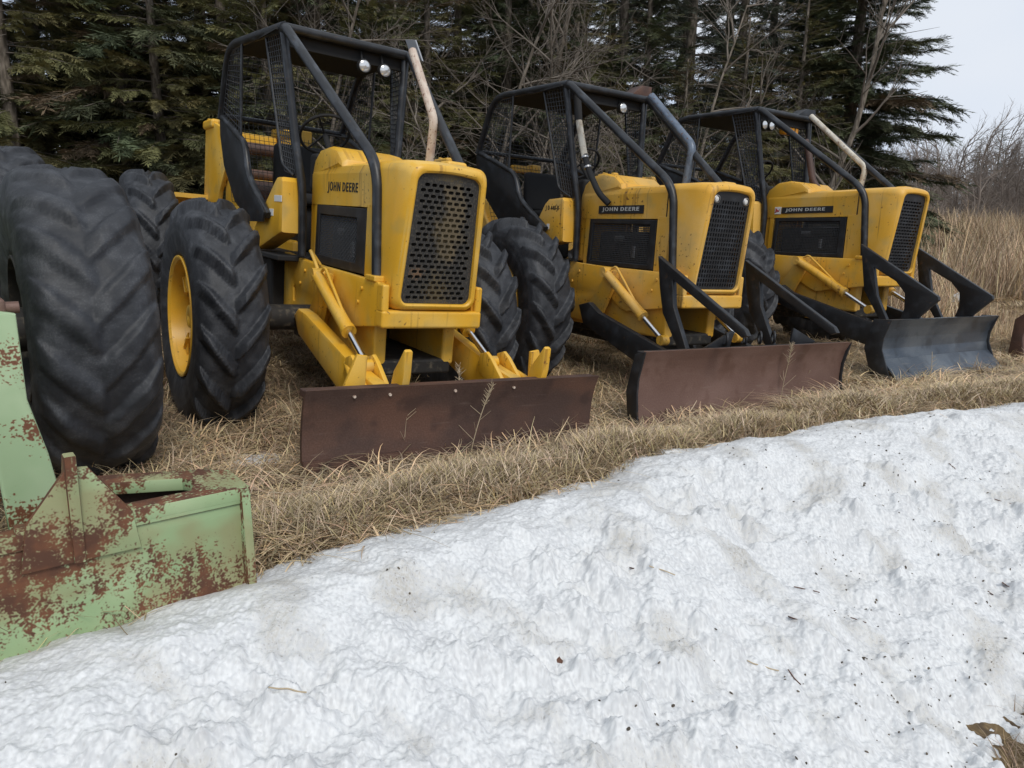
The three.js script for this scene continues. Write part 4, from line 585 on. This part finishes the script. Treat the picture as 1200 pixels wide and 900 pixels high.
leaf(928, 727, 0.05, 'rust brown curled leaf lying flat on grey snow'); leaf(655, 778, 0.04, 'small dark leaf on the rough snow face'); leaf(1178, 688, 0.06, 'brown leaf in the patch of grit on the snow'); leaf(464, 608, 0.09, 'dark purple brown leaf at the edge where grass meets snow'); leaf(362, 640, 0.05, 'reddish leaf caught by stalks in the snow'); leaf(740, 668, 0.03, 'tiny brown leaf half sunk in the snow'); leaf(1160, 697, 0.04, 'brown leaf fragment beside the patch of grit');
{ const r = rng(77), list = []; for (let i = 0; i < 2600; i++) { const s = -0.6 + 8.5 * r(), d = edge(s) + 0.15 + 1.75 * r(), [x, z] = xz(s, d), f = dirt(x, z) + 0.5 * sstep(0.9, 1.8, d - edge(s)) + 0.25 * sstep(1, 4, s); if (f < 0.25 + 0.5 * r()) continue; list.push({ p: V(x, snowY(s, d) + 0.001, z), ry: r() * 6, rx: r() * 6, s: 0.0025 + 0.0055 * r() * r(), j: r() }); }
  scatter('road_grit', 'dark grit and bark crumbs scattered over the snow', 'grit', flat(new THREE.DodecahedronGeometry(1, 0).scale(1, 0.5, 1.4)), std({ color: 0xffffff, roughness: 0.9 }), list, (c, t) => c.setRGB(0.05 + 0.08 * t.j, 0.04 + 0.06 * t.j, 0.03 + 0.04 * t.j)); }
function snowPatch(u, v, rx, rz, label) {
  const c = spot(u, v), n = 48, pos = [], idx = []; for (let j = 0; j <= n; j++) for (let i = 0; i <= n; i++) { const a = i / n * 2 - 1, b = j / n * 2 - 1, x = c.x + a * rx, z = c.z + b * rz, R = Math.hypot(a, b) + 0.45 * N1(x * 4, z * 4) + 0.2 * N2(x * 11, z * 11); pos.push(x, ground(x, z) + 0.035 * (1 - sstep(0.3, 0.95, R)) * 1.6 - 0.02 + 0.006 * N3(x * 30, z * 30), z); }
  for (let j = 0; j < n; j++) for (let i = 0; i < n; i++) { const a = j * (n + 1) + i; idx.push(a, a + n + 1, a + 1, a + 1, a + n + 1, a + n + 2); }
  const g = new THREE.BufferGeometry(); g.setAttribute('position', new THREE.Float32BufferAttribute(pos, 3)); g.setIndex(idx); g.computeVertexNormals();
  const m = new THREE.Mesh(g, std({ color: new THREE.Color(0.70, 0.71, 0.72), roughness: 0.6 })); m.userData.kind = 'structure'; tag(m, label); top(m, 'snow_patch');
}
snowPatch(298, 545, 0.26, 0.3, 'small patch of old snow in the grass'); snowPatch(470, 425, 0.5, 0.6, 'patch of old snow under the parked machine'); snowPatch(690, 385, 0.35, 0.5, 'thin snow remnant behind the blade'); snowPatch(1115, 418, 0.4, 0.2, 'sliver of snow beside the dark blade');
{ const p = spot(1131, 366), g = new THREE.IcosahedronGeometry(0.16, 5), q = g.attributes.position; for (let i = 0; i < q.count; i++) { const v = V(q.getX(i), q.getY(i), q.getZ(i)), k = 1 + 0.5 * N1(v.x * 12, v.y * 12 + v.z * 9) + 0.35 * N2(v.z * 22, v.x * 22 + v.y * 9); v.multiplyScalar(k); q.setXYZ(i, v.x * 1.4, Math.max(-0.02, v.y * 0.95), v.z); } const gg = mergeVertices(flat(g).deleteAttribute('normal').deleteAttribute('uv'), 1e-4); gg.computeVertexNormals();
  const m = new THREE.Mesh(gg, std({ color: new THREE.Color(0.75, 0.75, 0.74), roughness: 0.5 })); m.position.set(p.x, p.y + 0.18, p.z); tag(m, 'crumpled white plastic bag in the dry field grass', 'bag'); top(m, 'plastic_bag'); }

// ------------------------------------------------------------------ trees
function sprigGeo(seed, needles) {                          // a spray of conifer twigs, one metre long before scaling
  const r = rng(seed), pos = [], tri = (a, b, c) => pos.push(a.x, a.y, a.z, b.x, b.y, b.z, c.x, c.y, c.z);
  const blade = (o, d, l, w) => { const sd_ = V(-d.z, (r() - 0.5) * 1.2, d.x).normalize(), m = o.clone().addScaledVector(d, l * 0.45), e = o.clone().addScaledVector(d, l); m.y -= l * 0.03; e.y -= l * 0.10; tri(o, m.clone().addScaledVector(sd_, w), e); tri(o, e, m.clone().addScaledVector(sd_, -w)); };
  for (let i = 0; i < needles; i++) { const t = i / needles, o = V(0, -0.16 * t * t, t * 0.78); for (const s of [-1, 1]) { const a = 0.75 + 0.35 * (r() - 0.5), d = V(s * Math.sin(a), (r() - 0.5) * 0.5, Math.cos(a)); blade(o, d, (0.46 - 0.26 * t) * (0.6 + 0.6 * r()), 0.017 + 0.008 * r()); } }
  blade(V(0, 0, 0), V(0, -0.08, 1), 1.0, 0.02); blade(V(0, -0.12, 0.7), V(0.1, -0.1, 1).normalize(), 0.3, 0.025);
  const g = new THREE.BufferGeometry(); g.setAttribute('position', new THREE.Float32BufferAttribute(pos, 3)); g.computeVertexNormals(); return g;
}
const SPRIG = [sprigGeo(5, 15), sprigGeo(6, 14)];
function boughGeo(seed, n, size, droop) {                   // one bough, one metre long before scaling
  const r = rng(seed), gs = [], P = []; let a = 0; for (let i = 0; i <= 5; i++) { const t = i / 5; P.push(V(Math.sin(a) * t, -droop * t * t + 0.12 * t * t * t, t)); a += (r() - 0.5) * 0.12; }
  const cv = new THREE.CatmullRomCurve3(P), q = new THREE.Quaternion(), m = new THREE.Matrix4();
  for (let i = 0; i < n; i++) { const t = Math.min(1, 0.14 + 0.86 * (i + r()) / n), o = cv.getPoint(t), tg = cv.getTangent(t), s = size * (0.55 + 0.65 * r()); q.setFromEuler(new THREE.Euler(0.1 + (r() - 0.5) * 0.7 + droop * 0.5, Math.atan2(tg.x, tg.z) + (i % 2 ? 1 : -1) * (0.3 + 0.75 * r()) * (1.15 - t), (r() - 0.5) * 0.9, 'YXZ')); gs.push(flat(SPRIG[i % 2].clone()).applyMatrix4(m.compose(o, q, V(s, s, s)))); }
  return mergeGeometries(gs);
}
function conifer(seed, { H, base, spread, whorl, per, tone, droop, n, size, bare = 0 }) {
  const r = rng(seed), T = new THREE.Group(), limbs = [], mats = [], cols = [], q = new THREE.Quaternion(), m4 = new THREE.Matrix4(), c = new THREE.Color(), bough = boughGeo(seed + 1, n, size, droop);
  part('trunk', boxUV(flat(new THREE.CylinderGeometry(0.03, 0.045 + H * 0.011, H, 10, 6).translate(0, H / 2 - 0.15, 0))), M.bark, T);
  for (let y = base; y < H - 0.1; y += whorl * (0.7 + 0.6 * r())) {
    const f = 1 - (y - base) / (H - base), L0 = spread * (0.12 + 0.88 * Math.pow(f, 0.8));
    for (let b = 0; b < per; b++) {
      const az = r() * 6.2832, L = L0 * (0.5 + 0.65 * r()), tilt = lerp(0.45, -0.12, f) + (r() - 0.5) * 0.3;
      q.setFromEuler(new THREE.Euler(-tilt, az, (r() - 0.5) * 0.5, 'YXZ')); const m = m4.compose(V(0, y, 0), q, V((r() < 0.5 ? -1 : 1) * L * (0.85 + 0.3 * r()), L, L)).clone();
      const P = [0, 0.35, 0.7, 0.97].map((t) => V(0, -droop * t * t + 0.12 * t * t * t, t).applyMatrix4(m)); for (let i = 0; i < 3; i++) limbs.push(cyl(P[i], P[i + 1], (0.006 + 0.005 * L) * (1 - i * 0.28), (0.006 + 0.005 * L) * (0.72 - i * 0.28), 3));
      if (r() < bare) continue; mats.push(m); const k = 0.65 + 0.7 * r(), br = r() < 0.06; cols.push(br ? [0.16, 0.115, 0.07] : [tone[0] * k * (0.9 + 0.2 * r()), tone[1] * k, tone[2] * k]);
    }
  }
  part('limbs', mergeGeometries(limbs), M.twig, T);
  const inst = new THREE.InstancedMesh(bough, M.needle, mats.length); mats.forEach((m, i) => { inst.setMatrixAt(i, m); inst.setColorAt(i, c.setRGB(...cols[i])); }); inst.name = 'crown'; inst.userData.kind = 'stuff'; T.add(inst); return T;
}
function bareTree(seed, { H, r0, levels, len, kids, spreadA, lean = 0, mat = M.twig, upward = 0.3 }) {
  const r = rng(seed), T = new THREE.Group(), gs = [], trunk = [];
  const grow = (o, d, L, rad, lev) => {
    const seg = lev === 0 ? 7 : 4, P = [o.clone()]; let dir = d.clone(), p = o.clone();
    for (let i = 0; i < seg; i++) { dir.add(V((r() - 0.5) * 0.3, (r() - 0.5) * 0.22 + (lev ? upward * 0.10 : 0), (r() - 0.5) * 0.3)).normalize(); p = p.clone().addScaledVector(dir, L / seg); P.push(p); }
    for (let i = 0; i < seg; i++) { const g = cyl(P[i], P[i + 1].clone(), Math.max(0.0025, rad * (1 - 0.75 * i / seg)), Math.max(0.002, rad * (1 - 0.75 * (i + 1) / seg)), lev === 0 ? 8 : lev === 1 ? 5 : 3); (lev === 0 ? trunk : gs).push(g); }
    if (lev >= levels) return;
    const n = kids[lev]; for (let i = 0; i < n; i++) { const t = lev === 0 ? 0.15 + 0.85 * (i + r()) / n : 0.2 + 0.8 * r(), k = Math.min(seg - 1, Math.floor(t * seg)), q = P[k].clone().lerp(P[k + 1], t * seg - k), ax = V(r() - 0.5, r() - 0.5, r() - 0.5).normalize(), nd = dir.clone().lerp(P[k + 1].clone().sub(P[k]).normalize(), 0.8).applyAxisAngle(ax, spreadA * (0.6 + 0.7 * r())).normalize(); if (lev === 0) nd.y = Math.abs(nd.y) * 0.6 + 0.05; grow(q, nd.normalize(), len[lev] * (0.5 + 0.7 * r()) * (lev === 0 ? 1.1 - 0.6 * t : 1), rad * 0.42, lev + 1); }
  };
  grow(V(0, -0.15, 0), V(lean, 1, lean * 0.3).normalize(), H, r0, 0);
  part('trunk', boxUV(mergeGeometries(trunk)), mat === M.twigPale ? M.twigPale : M.bark, T); part('branches', flat(mergeGeometries(gs)), mat, T); return T;
}
const olive = [0.175, 0.165, 0.068], deep = [0.10, 0.118, 0.06], blueish = [0.088, 0.098, 0.07];
const FIR = [conifer(1001, { H: 8.5, base: 0.2, spread: 2.1, whorl: 0.12, per: 4, tone: olive, droop: 0.30, n: 22, size: 0.25 }), conifer(1002, { H: 9.5, base: 0.3, spread: 2.3, whorl: 0.13, per: 4, tone: deep, droop: 0.36, n: 22, size: 0.24 }), conifer(1003, { H: 11, base: 1.6, spread: 2.4, whorl: 0.2, per: 4, tone: blueish, droop: 0.42, n: 20, size: 0.24, bare: 0.3 })];
const spruce = conifer(1010, { H: 13, base: 0.3, spread: 2.6, whorl: 0.115, per: 6, tone: deep, droop: 0.24, n: 44, size: 0.21, bare: 0.02 });
const BUSHY = [bareTree(1101, { H: 5.2, r0: 0.045, levels: 3, len: [1.7, 0.85, 0.4], kids: [12, 6, 4], spreadA: 0.9 }), bareTree(1102, { H: 4.2, r0: 0.035, levels: 3, len: [1.5, 0.8, 0.4], kids: [13, 6, 4], spreadA: 1.1 }), bareTree(1103, { H: 7.5, r0: 0.075, levels: 3, len: [2.2, 1.0, 0.5], kids: [14, 6, 4], spreadA: 0.85 })];
const behind = (x, z) => { const u = 600 + 845.9 * x / -z; return u < 230 ? 'behind the green machine' : u < 430 ? 'behind the beige exhaust cab' : u < 590 ? 'beside the beige exhaust pipe' : u < 790 ? 'behind the blue exhaust cab' : u < 900 ? 'behind the amber light bar' : 'behind the white exhaust'; };
const depthWord = (z) => (z > -12.4 ? 'at the wood edge ' : z > -15.9 ? 'well inside the wood ' : 'deep in the wood ');
function stand(proto, x, z, s, ry, name, label, cat, group) { const t = proto.clone(); t.position.set(x, ground(x, z) - 0.02, z); t.scale.setScalar(s); t.rotation.y = ry; tag(t, label, cat, group); top(t, name); return t; }
{
  const r = rng(1234), kinds = ['olive young conifer ', 'dark green drooping conifer ', 'thin conifer with bare lower limbs '];
  for (const [k, x, z, s] of [ // near edge of the wood, then the rows behind
    [0, -8.6, -10.4, 1], [0, -6.6, -9.9, 0.8], [0, -5.0, -10.6, 0.72], [0, -3.6, -11.0, 0.7], [0, -2.3, -12.0, 0.7], [0, -7.0, -11.2, 0.95], [1, -5.7, -11.0, 1.0], [0, -4.5, -11.8, 0.9], [1, -3.2, -12.2, 1.0], [0, -9.8, -9.0, 1.05], [1, -10.6, -11.5, 1.1], [1, -8.0, -13.5, 1.1], [0, -5.8, -14.2, 1.15], [1, -3.6, -15.0, 1.1], [0, -1.2, -15.4, 1.0], [1, 0.6, -16.2, 1.1], [2, 2.2, -16.4, 1], [1, -11.5, -14.5, 1.2], [1, -9.0, -16.5, 1.2], [1, -6.2, -17.5, 1.2], [1, -3.0, -18.4, 1.2], [1, -0.4, -19.4, 1.2], [2, 1.6, -19.6, 1.15], [2, 3.9, -17.6, 1.05], [0, 4.6, -15.6, 0.62], [2, 5.6, -19.5, 1.1], [2, 7.0, -21.5, 1.1], [0, 3.2, -14.6, 0.5], [2, 4.6, -21.5, 1.2], [1, 2.8, -23.5, 1.35], [1, 6.6, -24.5, 1.4], [1, 9.3, -25.0, 1.2], [1, 0.4, -23.0, 1.35], [0, 6.4, -17.4, 0.75], [0, -1.6, -13.6, 0.8], [1, -0.2, -14.4, 0.85], [0, 1.1, -14.8, 0.8], [1, 2.6, -15.6, 0.8], [1, -2.0, -16.6, 1.15], [1, -7.2, -15.4, 1.2], [1, -4.8, -16.2, 1.2]])
    stand(FIR[k], x, z, s, r() * 6.28, ['young_conifer', 'hemlock_tree', 'thin_conifer'][k], kinds[k] + depthWord(z) + behind(x, z), 'conifer', kinds[k] + depthWord(z) + behind(x, z));
  stand(spruce, 8.1, -18.6, 1.0, 0.6, 'spruce_tree', 'big dark spruce standing against the sky at the end of the wood', 'spruce');
  for (const [k, x, z, s] of [[0, -2.6, -10.9, 1], [1, -1.9, -11.4, 1], [2, -1.2, -12.3, 1], [0, -0.5, -11.6, 1.05], [1, 0.2, -12.4, 1.1], [0, 0.9, -12.0, 0.95], [2, 1.5, -13.6, 1], [1, 2.2, -13.0, 1], [0, 2.9, -13.8, 1.05], [2, -3.9, -12.9, 0.9], [1, 3.8, -14.0, 0.8], [0, -1.0, -10.6, 0.75], [1, 0.6, -10.9, 0.7], [0, 5.4, -15.6, 0.9], [1, -2.2, -13.2, 1.2], [2, 0.4, -14.2, 1], [1, 1.9, -11.7, 0.7], [0, 7.2, -16.6, 0.8]])
    stand(BUSHY[k], x, z, s, r() * 6.28, 'bare_sapling', ['leafless grey sapling ', 'low leafless thicket shrub ', 'taller leafless tree '][k] + depthWord(z) + behind(x, z), 'sapling', ['saplings ', 'shrubs ', 'leafless trees '][k] + behind(x, z));
  const dead = bareTree(1110, { H: 8, r0: 0.085, levels: 3, len: [2.2, 1.0, 0.5], kids: [12, 5, 3], spreadA: 0.9, lean: 0.07 });
  dead.position.set(6.1, ground(6.1, -15.6) - 0.05, -15.6); tag(dead, 'grey dead tree with crooked branches in front of the big spruce', 'dead tree'); top(dead, 'dead_tree');
  const bent = bareTree(1112, { H: 3.4, r0: 0.03, levels: 2, len: [1.6, 0.7], kids: [7, 4], spreadA: 0.9, lean: 1.2, mat: M.twigPale, upward: -0.2 });
  bent.position.set(-8.2, ground(-8.2, -9.0) + 0.6, -9.0); tag(bent, 'pale dead branch reaching out of the conifers behind the green machine', 'branch'); top(bent, 'dead_branch');
}
// ------------------------------------------------------------------ the wood across the field
{
  const r = rng(4321), far = bareTree(1201, { H: 7.5, r0: 0.09, levels: 3, len: [2.6, 1.2, 0.6], kids: [13, 5, 3], spreadA: 0.75 }), list = [], gm = mergeGeometries(far.children.map((m) => flat(m.geometry)));
  for (let i = 0; i < 700; i++) { const a = 0.42 + 0.62 * r(), R = 50 + 50 * r(), x = R * Math.sin(a), z = -R * Math.cos(a); list.push({ p: V(x, ground(x, z) - 0.3 + (R - 50) * 0.02, z), ry: r() * 6.28, s: 0.62 + 0.35 * r(), sy: 0.5 + 0.4 * r(), j: r() }); }
  for (let i = 0; i < 260; i++) { const a = 0.44 + 0.6 * r(), R = 30 + 14 * r(), x = R * Math.sin(a), z = -R * Math.cos(a); list.push({ p: V(x, ground(x, z) - 0.1, z), ry: r() * 6.28, s: 0.15 + 0.10 * r(), j: r() }); }
  scatter('distant_wood', 'grey brown leafless wood across the field', 'wood', gm, std({ color: 0xffffff, roughness: 0.95 }), list, (c, t) => { const k = 0.8 + 0.5 * t.j; return c.setRGB(0.20 * k, 0.165 * k, 0.14 * k); });
  for (const [u, R, s] of [[1118, 84, 0.95], [1140, 90, 1.15], [1158, 92, 1.0], [1180, 86, 0.85], [1206, 88, 1.1], [1250, 85, 1.0]]) { const a = Math.atan((u - 600) / 845.9), x = R * Math.sin(a), z = -R * Math.cos(a); const t = stand(FIR[1], x, z, s * 0.92, u, 'distant_pine', 'dark conifer rising above the leafless wood across the field', 'conifer', 'far conifers'); t.position.y += 0.5; }
}
shade(scene);
renderer.render(scene, camera);
